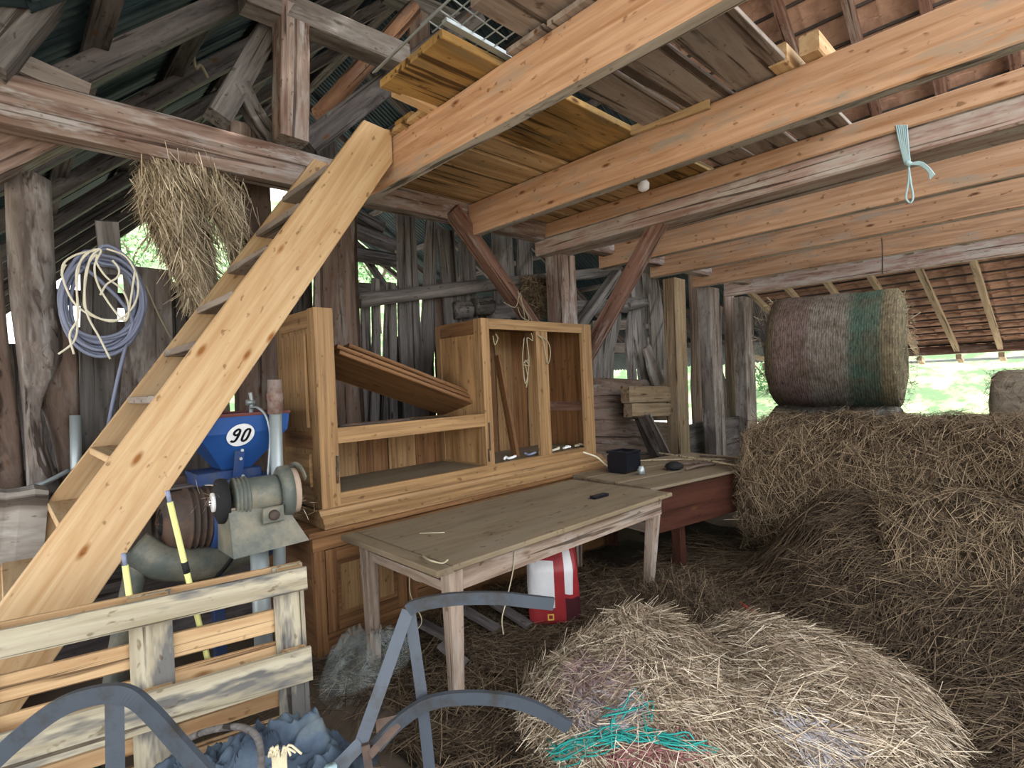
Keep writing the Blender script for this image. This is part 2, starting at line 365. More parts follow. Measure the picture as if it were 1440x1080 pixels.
# right slope, tiled part: gentle near the eave, steep towards the ridge
TK = (10., 1.92+.36*4); ST = (RIDGE[1]-TK[1])/(TK[0]-RIDGE[0])
def Rt(x): return 1.92+.36*(14-x) if x > TK[0] else TK[1]+ST*(TK[0]-x)
def tile_geo(x0, x1, y, w_=.255):
    V = []; Fc = []
    for k, x in enumerate((x0, x1)):
        lift = .035 if k == 0 else 0.
        for i in range(5):
            a = i/4; V.append((x, y+w_*a, Rt(x)+.012+(-.012 if k == 0 else .01)+.022*math.sin(math.pi*a)))
    b = len(V)
    V += [(v[0], v[1], v[2]+.016) for v in V]
    for i in range(4): Fc += [(i, i+1, 6+i, 5+i), (b+i+1, b+i, b+5+i, b+6+i)]
    Fc += [(0, b, b+1, 1), (1, b+1, b+2, 2), (2, b+2, b+3, 3), (3, b+3, b+4, 4)]
    Fc += [(5+i, 6+i, b+6+i, b+5+i) for i in range(4)]
    return V, Fc
first = {}
rowx = []; x = 14.15
while x > RIDGE[0]+.2:
    st = .31 if x > TK[0] else .31/math.sqrt(1+ST*ST)*1.1
    rowx.append((x-st-.07, x)); x -= st
rest_V, rest_F = [], []
for r, (xa, xb) in enumerate(rowx):
    for c in range(int((4.5-RY0)/.24)):
        y = RY0+c*.24
        if xa > 10.7 and -.1 < y < 4.4:
            if r not in first:
                V, Fc = tile_geo(xa, xb, 0); first[r] = mesh('roof_tile', V, Fc, W['tile'], ceil_); o = first[r]
            else: o = first[r].copy(); COL.objects.link(o)
            o.matrix_basis = Matrix.Translation((rnd.uniform(-.012, .012), y, rnd.uniform(-.004, .01)))
        else:
            V, Fc = tile_geo(xa, xb, y); n0 = len(rest_V); rest_V += V; rest_F += [tuple(i+n0 for i in f) for f in Fc]
o = mesh('roof_tiles', rest_V, rest_F, W['tile'], ceil_); o['kind'] = 'stuff'
for i, (xa, xb) in enumerate(rowx):
    xm = xa+.07; beam('batten', (xm, RY0, Rt(xm)-.03), (xm, 4.45, Rt(xm)-.03), .035, .03, W['dark'], ceil_)
for k in range(9):
    y = .3+.645*k-1.2
    beam('rafter', (TK[0]-.2, y, Rt(TK[0])-.07), (14.05, y, Rt(14.05)-.1), .085, .1, W['rafter'], ceil_, seg=4, rough=.04)
    beam('rafter', (4.7, y, Rt(4.7)-.13), (TK[0], y, Rt(TK[0])-.13), .1, .13, W['redbrown'], ceil_)
for x in (6.4, 8.3): beam('purlin', (x, RY0, Rt(x)-.3), (x, 4.4, Rt(x)-.3), .16, .18, W['redbrown'], ceil_)
beam('ridge_beam', (4.6, RY0, 7.5), (4.6, RY1, 7.5), .16, .2, W['dark'], ceil_)
eb = beam('eave_beam', (14, -3, 1.84), (14, 4.6, 1.84), .16, .17, W['redbrown']); tag(eb, 'reddish brown eave beam below the tiled roof, behind the striped round bale', 'beam')
for k in range(9):
    y = .3+.645*k-1.2
    beam('rafter_tail', (14.1, y, 1.7), (14.45, y, 1.62), .09, .1, W['rafter'], ceil_)
gb = beam('eave_board', (14.5, -3, 1.63), (14.5, 4.6, 1.63), .03, .05, W['galv'], ceil_)
for y in (-2.6, 4.5): tag(beam('eave_post', (14, y, -.1), (14, y, 1.75), .16, .16, W['redbrown']), 'squared post carrying the %s end of the far eave beam' % ('right' if y < 0 else 'left'), 'post', 'eave posts')
# far gable: three dark logs in the opening
wf = thing('wall_far', (2, 8, 0), kind='structure')
for (q0, q1) in (((470, 287), (537, 322)), ((470, 313), (554, 346)), ((470, 352), (566, 368)), ((470, 404), (575, 412))):
    beam('rail', at(*q0, y=8.), at(*q1, y=8.), .24, .24, W['dark'], wf, log=9, rough=.04)
beam('post', at(572, 300, y=8.02)-np.array((0, 0, 0)), at(572, 300, y=8.02)*np.array((1, 1, 0)), .2, .2, W['dark'], wf, rough=.05)
beam('post', at(462, 200, y=8.05), at(462, 200, y=8.05)*np.array((1, 1, 0)), .2, .2, W['dark'], wf, rough=.05)
beam('brace', at(498, 340, y=8.2), at(550, 415, y=8.2), .1, .1, W['dark'], wf)
# gable boards low down, far end of the left aisle
for i in range(9):
    x = -2.6+i*.55
    beam('plank', (x, 14.0, 0), (x+.03, 14.0, 1.9+rnd.random()*.5+(i*.12)), .46, .04, W['dark'], wf, up=(0, 1, 0), rough=.05)

# ---- back wall of upright slabs
wb = thing('wall_back', (3, 4.6, 0), kind='structure')
def wp(b, t_, mat, Y=4.6, th=.04, down=None, rough=.07, wander=.012, seg=9, name='plank', cut=0., par=None):
    (x0, x1, y0), (X0, X1, Y0) = b, t_
    pb, pt = at((x0+x1)/2, y0, y=Y), at((X0+X1)/2, Y0, y=Y)
    wb_ = abs(at(x1, y0, y=Y)[0]-at(x0, y0, y=Y)[0]); wt_ = abs(at(X1, Y0, y=Y)[0]-at(X0, Y0, y=Y)[0])
    if down is not None and pb[2] > down:
        d = (pb-pt)/(pb[2]-pt[2]); pb = pb+d*(down-pb[2])
    return beam(name, pb, pt, wb_, th, mat, par or wb, up=(0, 1, 0), w1=wt_, rough=rough, wander=wander, seg=seg, cut=cut)
def slab(left, right, mat, Y=4.55, th=.09, name='plank'):
    """waney slab given by its left and right edges in the photo"""
    V = []; n = len(left)
    for k in range(n):
        a, b = at(*left[k], y=Y), at(*right[k], y=Y); a[2] = b[2] = (a[2]+b[2])/2
        for (u, dy) in ((0, 0), (.12, -.8), (.35, -1.), (.65, -1.), (.88, -.8), (1, 0)): V.append(a+(b-a)*u+np.array((0, dy*th*.6*(1+.55*rnd.uniform(-1, 1)), rnd.uniform(-.02, .02))))
        V += [b+np.array((0, th*.4, 0)), a+np.array((0, th*.4, 0))]
    Fc = []
    for k in range(n-1):
        for i in range(8): Fc.append((k*8+i, (k+1)*8+i, (k+1)*8+(i+1) % 8, k*8+(i+1) % 8))
    Fc += [tuple(range(8)), tuple((n-1)*8+i for i in reversed(range(8)))]
    m = frame(at((left[0][0]+right[0][0])/2, left[0][1], y=Y), at((left[-1][0]+right[-1][0])/2, left[-1][1], y=Y), up=(0, 1, 0))[0]; mi = m.inverted()
    return mesh(name, [mi @ Vector(v) for v in V], Fc, mat, wb, m, smooth=True)
def dens(L, n=4): return [tuple(p) for p in smooth_path([(a, b, 0) for a, b in L], n)]
def d2(L): return [(p[0], p[1]) for p in dens(L)]
slab(d2([(-40, 330), (-40, 480), (-40, 600), (-40, 700)]), d2([(2, 350), (12, 480), (29, 600), (36, 700)]), W['brownplank'])
slab(d2([(6, 250), (12, 400), (26, 540), (34, 620), (38, 700)]), d2([(72, 252), (80, 410), (86, 466), (56, 545), (90, 700)]), W['greybrown'], Y=4.5, th=.16)
slab(d2([(70, 440), (72, 500), (56, 545), (72, 610), (90, 700)]), d2([(88, 440), (108, 480), (112, 560), (113, 620), (114, 700)]), W['brownplank'], Y=4.56)
wp((117, 161, 660), (113, 163, 372), W['grey'], Y=4.62, down=.3)
wp((172, 250, 700), (172, 238, 377), W['greybrown'], Y=4.6, down=.3)
wp((240, 290, 640), (237, 278, 398), W['grey'], Y=4.64, down=.3)
wp((282, 330, 640), (262, 300, 330), W['brownplank'], Y=4.66, down=.3)
wp((334, 392, 600), (323, 377, 180), W['brownplank'], Y=4.55, th=.14, down=.3)
wp((376, 412, 600), (380, 410, 420), W['dark'], Y=4.64, down=.3)
wp((405, 440, 600), (400, 438, 330), W['dark'], Y=4.68, down=.3)
wp((455, 508, 600), (446, 497, 240), W['brownplank'], Y=4.45, th=.16, down=.3, rough=.03)
wp((443, 457, 600), (443, 455, 260), W['deckgrey'], Y=4.42, down=.3, rough=.03)
# cluster of slabs in the middle
wp((508, 524, 520), (508, 520, 425), W['grey'], down=.3, Y=4.62); wp((521, 533, 520), (522, 531, 392), W['grey'], down=.3, Y=4.55, rough=.12)
wp((537, 562, 520), (543, 556, 398), W['grey'], down=.3, Y=4.62, rough=.12)
wp((562, 598, 520), (558, 583, 297), W['grey'], down=.3, Y=4.58); wp((588, 612, 520), (601, 614, 305), W['grey'], down=.3, Y=4.62)
wp((612, 640, 520), (605, 628, 400), W['brownplank'], down=.3, Y=4.68)
wp((628, 651, 480), (616, 638, 324), W['grey'], down=.3, Y=4.56); wp((652, 671, 480), (646, 666, 342), W['grey'], down=.3, Y=4.6)
wp((672, 700, 480), (668, 690, 420), W['dark'], down=.3, Y=4.66)
wp((697, 724, 470), (694, 720, 328), W['grey'], down=.3, Y=4.66); wp((733, 752, 470), (728, 747, 330), W['grey'], down=.3, Y=4.66)
for i in range(14):
    x = 2.15+i*.19; beam('plank', (x, 4.74+.008*(i % 2), .2), (x+rnd.uniform(-.02, .02), 4.74, 2.0+rnd.uniform(-.2, .25)), .19 if i not in (2, 7, 11) else .165, .03, W['dark'], wb, up=(0, 1, 0), rough=.05)
beam('rail', at(505, 424, y=4.45), at(870, 379, y=4.45), .13, .14, W['grey'], wb, log=10, rough=.06, wander=.015, seg=14)
beam('rail', at(690, 440, y=4.5), at(880, 430, y=4.5), .16, .2, W['grey'], wb, log=10, rough=.1, seg=10)
for (x0, y0, x1, y1, r) in ((668, 432, 690, 430, .2), (690, 448, 712, 446, .17), (722, 447, 745, 447, .2), (640, 436, 660, 436, .19)):
    beam('log_end', at(x0, y0, y=4.5), at(x1, y1, y=4.5), r, r, W['grey'], wb, log=9, rough=.1)
# right part: horizontal boards below, ragged slats above
for (yl, yr, h) in ((545, 550, 30), (573, 578, 30), (602, 608, 31), (632, 637, 31), (660, 664, 30)):
    a, b = at(800, yl, y=4.5), at(943, yr, y=4.5); hh = h*a_dep if False else abs(at(870, yl-h/2, y=4.5)[2]-at(870, yl+h/2, y=4.5)[2])
    beam('board', a, b, .04, hh, W['brownplank'], wb, rough=.03)
for (b, t_) in (((848, 862, 540), (856, 872, 425)), ((883, 893, 540), (884, 894, 430)), ((898, 914, 540), (884, 904, 385)), ((902, 912, 455), (899, 909, 385)),
                ((912, 934, 545), (908, 926, 372)), ((826, 842, 560), (838, 850, 460)), ((926, 940, 560), (925, 936, 470))):
    wp(b, t_, W['grey'], Y=4.58, rough=.1, wander=.03)
wp((921, 935, 543), (903, 912, 488), W['greybrown'], Y=4.42, th=.05)
beam('knot_log', at(870, 430, y=4.5), at(905, 425, y=4.5), .18, .18, W['grey'], wb, log=9, rough=.15)
for (x0, x1, y0, y1) in ((838, 905, 489, 489), (905, 945, 481, 478), (835, 945, 458, 455)):
    beam('board', at(x0, y0, y=5.6), at(x1, y1, y=5.6), .03, .17, W['deckgrey'], wb)
for (b, t_) in (((975, 990, 620), (970, 981, 385)), ((1026, 1038, 620), (1018, 1030, 410)), ((1000, 1010, 625), (1004, 1014, 430))):
    wp(b, t_, W['brownplank'], Y=4.75, rough=.08, wander=.03)
for (b, t_) in (((1008, 1032, 600), (1000, 1014, 520)),): wp(b, t_, W['grey'], Y=5.0, rough=.1)
V, Fc = [], []
for i in range(41):
    for k in range(2): V.append((7.5+3.6*i/40, 4.5+.012*math.cos(i*math.pi/2)*0, (.95 if k else 0)))
for i in range(40): Fc.append((i*2, i*2+2, i*2+3, i*2+1))
lowz = at(1000, 600, y=4.5)[2]
for k in range(4):
    z = .05+k*.2
    beam('board', (7.2, 4.5, z), (10.9, 4.5, z), .03, .2, W['dark'], wb)
beam('brace', at(1062, 405, y=4.5), at(1092, 530, y=4.5), .2, .22, W['dark'], wb, rough=.05)
beam('board', at(1050, 500, y=5.1), at(1090, 508, y=5.1), .05, .1, W['rafter'], wb)
beam('rail', (0, 4.72, 1.1), (7.4, 4.72, 1.1), .1, .12, W['dark'], wb)
beam('rail', (0.1, 4.74, 2.3), (2.1, 4.74, 2.3), .08, .1, W['dark'], wb)
wr = thing('wall_front_unseen', (6, -1.9, 0), kind='structure')  # unseen wall, added to keep light off the hay and bales
for i in range(20):
    x = 2.9+i*.31; beam('plank', (x, -1.9+.01*(i % 2), 0), (x, -1.9+.01*(i % 2), 2.55+rnd.uniform(0, .12)), .295, .03, W['brownplank'], wr, up=(0, 1, 0), seg=2)
for z in (.5, 2.1): beam('rail', (2.7, -1.95, z), (9, -1.95, z), .06, .12, W['dark'], wr)
# block of wood and footing at the far left
o = beam('timber_block', at(-60, 748, y=4.1), at(62, 738, y=4.1), .3, .42, W['stone'], rough=.05, seg=6, ch=.15); tag(o, 'pale weathered timber block lying at the foot of the slab wall, left of the stairs', 'timber')
tag(beam('footing_log', (-.4, 4.2, .26), (1.25, 4.2, .26), .34, .52, W['dark'], rough=.05), 'dark footing timber under the pale block and slab wall', 'timber')

# ================================================================ TIMBER FRAME
TSEC = [(-.5, -.38), (-.5, .5), (.4, .5), (.5, .4), (.5, .1), (.43, .06), (.43, .03), (.47, 0), (.45, -.34), (.3, -.5), (-.4, -.5)]
tag(beam('tie_beam', (10.4, 4.1, 3.28), (-.15, 4.1, 3.28), .21, .27, W['tie'], rough=.04, seg=30, wander=.006, sec=TSEC), 'long brown weathered tie beam with a lengthwise crack, above the slab wall and behind the stair head', 'beam')
YT = 4.12
def tr(name, p0, p1, w_, h_, mat, label, cat, Y=YT, **k):
    o = beam(name, at(*p0, y=Y), at(*p1, y=Y), w_, h_, mat, up=(0, 1, 0) if k.pop('v', 0) else (0, 0, 1), **k); return tag(o, label, cat)
tr('truss_post', (409, 16), (409, 200), .22, .2, W['tie'], 'short squared roof post standing on the tie beam, two-toned grey and brown', 'post', v=1, rough=.05)
tr('collar_beam', (340, -8), (568, 84), .2, .2, W['greybrown'], 'grey weathered collar beam resting on the roof post', 'beam', rough=.05)
tr('principal_rafter', (428, 207), (668, 22), .2, .2, W['dark'], 'dark sloping timber rising rightward behind the stair head to the roof', 'beam', Y=4.45, rough=.03)
tr('round_purlin', (450, 162), (582, 12), .17, .17, W['orangelog'], 'round log with reddish bare wood below the roof, right of the roof post', 'beam', Y=4.9, log=10, rough=.06)
tr('strut', (305, 168), (398, 8), .2, .16, W['grey'], 'grey sloping strut left of the roof post', 'strut', Y=4.4, rough=.04)
tr('branch_strut', (337, 122), (386, 205), .13, .12, W['grey'], 'short crooked grey strut between sloping strut and roof post', 'strut', Y=4.38, rough=.08, wander=.02)
tr('corner_strut', (-25, 92), (78, -30), .24, .2, W['grey'], 'thick grey strut in the upper left corner above the tie beam', 'strut', Y=3.95, rough=.04)
tr('lower_strut', (-40, 240), (112, 168), .24, .2, W['tie'], 'brown strut meeting the tie beam from below at far left', 'strut', Y=4.35, rough=.03)
tr('loose_plank', (12, 82), (125, 132), .05, .12, W['deckgrey'], 'pale grey plank lying on the left end of the tie beam', 'plank', Y=4.25)
tr('upper_beam', (540, -12), (652, 36), .18, .18, W['grey'], 'grey beam high up beyond the loft edge', 'beam', Y=5.2, rough=.05)
tr('upper_board', (589, 15), (589, 92), .28, .05, W['brownplank'], 'dark upright board beside the high grey beam', 'board', Y=5.1, v=1, rough=.02)
tr('far_beam', (600, -40), (760, 30), .16, .16, W['dark'], 'dark beam above the wire mesh at the loft edge', 'beam', Y=5.3)

# joists: x is the left face, all 0.3 deep
JZ = 3.0
def joist(x, wd, y0, z0, z1, mat, label, nm='joist', y1=-1.6, **k):
    o = beam(nm, (x+wd/2, y0, (z0+z1)/2), (x+wd/2, y1, (z0+z1)/2), wd, z1-z0, mat, ch=k.pop('ch', .08), rough=.012, seg=12, under=W['under'] if nm == 'joist' else None, **k); return tag(o, label, 'joist' if nm == 'joist' else 'beam', 'floor joists of the hay loft' if nm == 'joist' else None)
joist(2.03, .09, 4.0, 3.0, 3.31, W['joist'], 'pale pine joist at the stair head, left edge of the loft')
joist(3.33, .1, 3.99, 3.0, 3.3, W['joist'], 'orange pine joist second from the stair head, blocks lying on top')
joist(4.42, .14, 4.2, 3.16, 3.31, W['joist'], 'narrow orange joist lying on the weathered grey girder')
joist(4.44, .34, 4.18, 2.99, 3.16, W['girder'], 'weathered grey brown girder with blue twine tied around it', nm='girder')
joist(5.7, .1, 4.25, 3.0, 3.29, W['joist'], 'pine joist right behind the grey girder, end notched above the diagonal brace')
joist(6.9, .12, 4.24, 3.0, 3.29, W['joist_b'], 'pine joist resting on the thickest pale post by the box of boards')
joist(8.33, .12, 4.35, 3.0, 3.29, W['joist_b'], 'brown pine joist resting on the two-toned middle post')
joist(9.86, .12, 4.52, 3.0, 3.27, W['girder'], 'greyish farthest joist right above the striped round bale')
# posts and braces under the loft
xl = at(790, 400, y=3.95)[0]
tag(beam('loft_post', (xl+.13, 4.07, 0), (xl+.13, 4.07, 3.0), .26, .24, W['tie'], up=(0, 1, 0), rough=.03), 'brown post carrying the grey girder, behind the right end of the hutch', 'post')
a, b = at(640, 302, y=4.0), at(752, 462, y=4.0); b = b+(b-a)*.35
tag(beam('brace', a+(a-b)*.03, b, .13, .13, W['redbrown'], rough=.02), 'reddish brown brace sloping from the tie beam down behind the hutch', 'brace', 'diagonal braces')
xb = 4.55
tag(beam('brace', at(937, 296, x=xb), at(829, 492, x=xb)+np.array((0, .12, -.16)), .13, .13, W['redbrown'], up=(1, 0, 0), rough=.02), 'lit reddish brown brace rising right from the hutch to the grey girder', 'brace', 'diagonal braces')
tag(beam('grey_brace', at(868, 384, y=4.3), at(806, 470, y=4.3), .14, .1, W['grey'], rough=.03), 'grey brace behind the lit reddish brown one', 'brace', 'diagonal braces')
def rpost(name, b, t_, Y, mat, label, th):
    o = wp(b, t_, mat, Y=Y, th=th, down=0., rough=.02, wander=.01); return o
for (b, t_, Y, mat, lab, th) in (((942, 968, 640), (935, 960, 390), 4.12, W['post'], 'thick pale squared post with a box of short boards on its left', .2),
                             ((995, 1018, 637), (983, 1008, 403), 4.25, W['greybrown'], 'two-toned grey and brown post right of the thick pale post', .22),
                             ((1040, 1062, 607), (1033, 1055, 414), 4.42, W['greybrown'], 'greyish post nearest to the striped round bale', .22)):
    Yb = Y
    pb, pt = at((b[0]+b[1])/2, b[2], y=Y), at((t_[0]+t_[1])/2, t_[2], y=Y); wd = abs(at(t_[1], t_[2], y=Y)[0]-at(t_[0], t_[2], y=Y)[0])
    d = (pb-pt)/(pb[2]-pt[2]); pb = pb-d*pb[2]; pt = pt-d*(pt[2]-3.0)
    tag(beam('squared_post', pb, pt, wd*.6, th, mat, up=(0, 1, 0), rough=.02, seg=8), lab, 'post', 'posts under the joist ends')
bx = thing('board_box', at(908, 565, y=4.1), 'two short pale boards nailed level on the left side of the thick post', 'boards')
for (y0, h) in ((555, 23), (577, 19)):
    a, b = at(879 if y0 == 555 else 883, y0, y=4.2), at(940, y0-1, y=4.2); beam('board', a, b, .14, abs(at(900, y0-h/2, y=4.2)[2]-at(900, y0+h/2, y=4.2)[2]), W['post'], bx, ch=.08)
tag(beam('leaning_board', at(905, 583, y=4.15), at(934, 640, y=4.1), .03, .22, W['greybrown'], up=(0, 1, 0)), 'weathered board leaning below the short pale boards', 'board')
tag(beam('leaning_board', at(900, 590, y=4.3), at(921, 642, y=4.3), .03, .16, W['dark'], up=(0, 1, 0)), 'dark board leaning behind the weathered one under the short pale boards', 'board')

# ---- loft boards
lf = thing('loft_floor', (3, 2.5, 3.31), 'boarded floor of the hay loft on the pine joists, mixed pale, golden and grey boards', 'floor')
ZB = 3.325
def board(y0, y1, mat, x0=2.0, x1=4.55, z=ZB, th=.028, name='floor_board'):
    return beam(name, (x0, (y0+y1)/2, z), (x1, (y0+y1)/2, z+rnd.uniform(0, .004)), y1-y0, th, mat, lf, ch=.1, seg=3)
for (y0, y1, mt) in ((3.66, 3.98, 'deck'), (3.36, 3.63, 'deck'), (3.05, 3.32, 'deck'), (2.79, 3.0, 'deck')): board(y0, y1, W[mt])
for y in (3.34, 3.025, 2.76, 3.645): board(y-.1, y+.1, W['deckgold'], z=ZB+.03)
board(2.13, 2.73, W['deckgold'], x0=1.66, z=ZB+.012, th=.045)
for (y0, y1) in ((1.76, 2.03), (1.44, 1.74), (1.08, 1.41)): board(y0, y1, W['deckgrey'], z=ZB+rnd.uniform(0, .01))
board(1.45, 1.93, W['deckgrey'], x0=1.68, x1=2.1, z=ZB+.06, th=.05); board(.9, 1.42, W['deckgrey'], x0=1.72, x1=2.1, z=ZB+.06, th=.05)
tag(beam('pale_batten', at(556, 124, y=2.74)+np.array((0, 0, 0)), at(612, 150, y=2.74), .09, .08, W['pine'], ch=.12), 'short pale batten under the overhanging golden board at the loft edge', 'batten')
for (px0, px1, py, i) in ((1090, 1136, 78, 0), (1128, 1186, 62, 1)):
    c = at((px0+px1)/2, py+12, z=3.36)
    tag(beam('timber_offcut', c+np.array((-.16, .02, 0)), c+np.array((.2, .02, 0)), .1, .11, W['pine'], ch=.08), ('smaller left' if not i else 'larger right')+' pine offcut lying on the second joist', 'offcut', 'pine offcuts on the joist')
tag(beam('edge_strip', at(888, 184, x=3.31), at(998, 146, x=3.31), .03, .06, W['deck'], rough=.06), 'splintered pale strip against the top of the second joist, under grey boards', 'strip')
# wire mesh along the loft edge
V, Fc = [], []
def addtube(P, r, n=5):
    v, f = sweep(P, circ(r, n)); b = len(V); V.extend(v); Fc.extend([tuple(i+b for i in q) for q in f])
for i in range(13): addtube([(1.62, 1.0+i*.1, 3.42), (1.98, 1.0+i*.1, 3.37)], .004)
for i in range(6): addtube([(1.62+i*.07, .9, 3.42-i*.01), (1.62+i*.07, 2.25, 3.42-i*.01)], .004)
for i in range(3): addtube([(1.6+.012*i, .8, 3.44+.02*i), (1.61+.012*i, 2.72, 3.38+.008*i)], .005)
tag(mesh('wire_mesh', V, Fc, W['galv']), 'grey wire mesh lying along the left edge of the loft boards', 'mesh')
tag(beam('metal_bar', (1.66, 2.11, 3.385), (2.2, 2.1, 3.36), .04, .02, W['galv']), 'thin dark metal bar between golden and mouldy boards at the loft edge', 'bar')
# ================================================================ STAIRS
st = thing('loft_stairs', (-.5, 3.6, 0), 'steep pale pine stairs with open treads leading up to the loft', 'stairs')
dv = np.array((math.cos(math.radians(55.2)), 0, math.sin(math.radians(55.2))))
def stringer(y, shift):
    # outline in the x-z plane: upper edge passes (.575,1.60) and lower edge (.93,1.573)
    k = dv[0]/dv[2]
    xu = lambda z: .575+shift+(z-1.6)*k
    xl_ = lambda z: .935+shift+(z-1.573)*k
    P = [(xu(.0), 0), (xl_(.0), 0), (xl_(3.06), 3.06), (2.02, 3.13), (2.02, 3.34), (xu(3.43)-.03, 3.36)]
    bot = [(x, y, z) for x, z in P]; top = [(x, y+.045, z) for x, z in P]
    V = bot+top; n = len(P); Fc = [(i, (i+1) % n, n+(i+1) % n, n+i) for i in range(n)]+[tuple(reversed(range(n))), tuple(range(n, 2*n))]
    m = frame((0, 0, 0), dv)[0]; m.translation = Vector((.7, y, 1.5)); mi = m.inverted()
    o = mesh('stringer', [mi @ Vector(v) for v in V], Fc, W['pine'], st, m)
    bm = bmesh.new(); bm.from_mesh(o.data); bmesh.ops.recalc_face_normals(bm, faces=bm.faces); bmesh.ops.bevel(bm, geom=bm.edges, offset=.004, segments=1, affect='EDGES'); bm.to_mesh(o.data); bm.free()
    return o
stringer(3.2, 0); stringer(3.98, 0)
for k in range(11):
    z = 3.0-.283*k
    if z < .05: break
    x = .72+(z-1.6)*dv[0]/dv[2]
    m = beam('tread', (x, 3.246, z), (x, 3.98, z), .26, .04, W['deckgrey'] if k < 6 else W['pine'], st, ch=.1)

# ================================================================ HUTCH ON SIDEBOARD
YF, YB = 3.25, 3.87
X = lambda px, py=560: float(at(px, py, y=YF)[0])
Zf = lambda px, py: float(at(px, py, y=YF)[2])
xA, xA2 = X(447, 580), X(474, 580); xM, xM2 = X(681, 560), X(692, 560); xC, xC2 = X(758, 560), X(774, 560); xE, xE2 = X(822, 560), X(835, 560)
zT, zB0, zB1 = 2.11, .85, .94
hu = thing('hutch', (2.8, 3.55, .8), 'open oak dresser hutch without doors, its left half broken and roofless', 'cabinet')
for (x0, x1) in ((xA, xA2), (xM, xM2), (xE, xE2)): box('stile', (x0, YF, zB0 if x0 != xM else zB1), (x1, YF+.035, zT), W['oak'], hu)
box('middle_stile', (xC, YF+.005, zB1), (xC2, YF+.035, zT-.07), W['oak'], hu)
box('bottom_rail', (xA2, YF, zB0), (xE, YF+.035, zB1), W['oak'], hu)
box('top_rail', (xM2, YF, zT-.085), (xE, YF+.035, zT), W['oak'], hu)
zR0, zR1 = Zf(577, 612), Zf(577, 592)
box('middle_rail', (xA2, YF+.003, zR0), (xM, YF+.04, zR1), W['oak'], hu)
def panel_side(x, two, mt):
    t_ = .022
    p = box('side_panel', (x+.008, YF+.035, zB0), (x+.008+.012, YB, zT-.01), W[mt], hu)
    def sub(n, y0, y1, z0, z1, th=t_, m='oak'): box(n, (x, y0, z0), (x+th, y1, z1), W[m], p, ch=.15)
    sub('panel_stile', YF+.035, YF+.1, zB0, zT); sub('panel_stile', YB-.07, YB, zB0, zT-.01)
    sub('panel_rail', YF+.1, YB-.07, zT-.12, zT-.005, m='oak_dark' if mt == 'oak_fig' else 'oak'); sub('panel_rail', YF+.1, YB-.07, zB0, zB0+.1)
    if two:
        sub('panel_rail', YF+.1, YB-.07, 1.22, 1.33, m='oak_dark')
        for (z0, z1) in ((1.36, zT-.15), (zB0+.13, 1.19)): box('raised_panel', (x-.012, YF+.135, z0), (x+.012, YB-.105, z1), W['oak'], p, ch=.4)
panel_side(xA, True, 'oak'); panel_side(xM, False, 'oak_fig')
p = box('side_panel', (xE2-.03, YF+.035, zB0), (xE2-.01, YB, zT-.01), W['oak_dark'], hu)
box('panel_rail', (xE2-.036, YF+.06, 1.28), (xE2-.03, YB-.04, 1.37), W['redbrown'], p)
# backs
n = 5
for i in range(n):
    x0 = xA+.05+(xM-xA-.05)*i/n; x1 = xA+.05+(xM-xA-.05)*(i+1)/n
    box('back_board', (x0+.004, YB-.015-.006*(i % 2), zB0), (x1-.004, YB-.003, zR1-.02), W['oak' if i % 2 else 'oak_dark'], hu, ch=.2)
n = 6
for i in range(n):
    x0 = xM+.05+(xE-xM-.0)*i/n; x1 = xM+.05+(xE-xM)*(i+1)/n
    box('back_board', (x0+.004, YB-.015-.01*(i % 2), zB0), (x1-.004, YB-.003, zT-.03), W['oak' if i % 2 else 'oak_dark'], hu, ch=.2)
box('top_board', (xM+.02, YF+.035, zT-.03), (xE2-.03, YB, zT-.01), W['oak_dark'], hu)
box('shelf', (xA+.03, YF+.04, zR1-.05), (xM, YB-.02, zR1-.025), W['table'], hu)
box('floor_board', (xA+.03, YF+.036, zB0+.02), (xE2-.03, YB-.02, zB1-.005), W['table'], hu)
# moulded plinth of the hutch
prof = [(0, 0), (-.1, 0), (-.1, .03), (-.085, .045), (-.085, .06), (-.05, .075), (-.035, .1), (-.02, .105), (0, .105)]
V = []
for x, e in ((xA-.03, 0), (xE2+.05, 0)):
    for (y, z) in prof: V.append((x, YF+.01+y, .752+z))
m_ = len(prof)
mesh('plinth_moulding', V, [(i, (i+1) % m_, m_+(i+1) % m_, m_+i) for i in range(m_)]+[tuple(reversed(range(m_))), tuple(range(m_, 2*m_))], W['oak'], hu)
box('plinth_side', (xA-.03, YF+.01, .752), (xA-.005, YB, zB0-.005), W['oak'], hu)
for (px, py) in ((474, 668), (474, 652), (687, 640)):
    q = at(px, py, y=YF); tube('hinge', [q+np.array((0, -.008, -.05)), q+np.array((0, -.008, .05))], .008, W['rustdark'], hu, sm=1)
q = at(688, 612, y=YF); tube('hinge_strip', [q+np.array((0, -.006, -.12)), q+np.array((0, -.006, .1))], .006, W['rustdark'], hu, sm=1)
# sideboard below
sb = thing('sideboard', (2.8, 3.6, 0), 'dark oak sideboard with panelled doors carrying the hutch, behind the table', 'cabinet')
SX0, SX1, SY0, SY1 = 1.33, xE2+.06, 3.17, 3.95
box('top_board', (SX0-.03, SY0-.03, .715), (SX1+.02, SY1, .75), W['oak_dark'], sb, ch=.25)
box('side_panel', (SX0, SY0+.03, .0), (SX0+.025, SY1, .715), W['oak_dark'], sb); box('side_panel', (SX1-.025, SY0+.03, .0), (SX1, SY1, .715), W['oak_dark'], sb)
box('back_panel', (SX0+.025, SY1-.02, .0), (SX1-.025, SY1, .715), W['oak_dark'], sb)
box('top_rail', (SX0, SY0, .63), (SX1, SY0+.03, .715), W['oak_dark'], sb); box('bottom_rail', (SX0, SY0, 0), (SX1, SY0+.03, .12), W['oak_dark'], sb)
nd = 5; dw = (SX1-SX0-.08)/nd
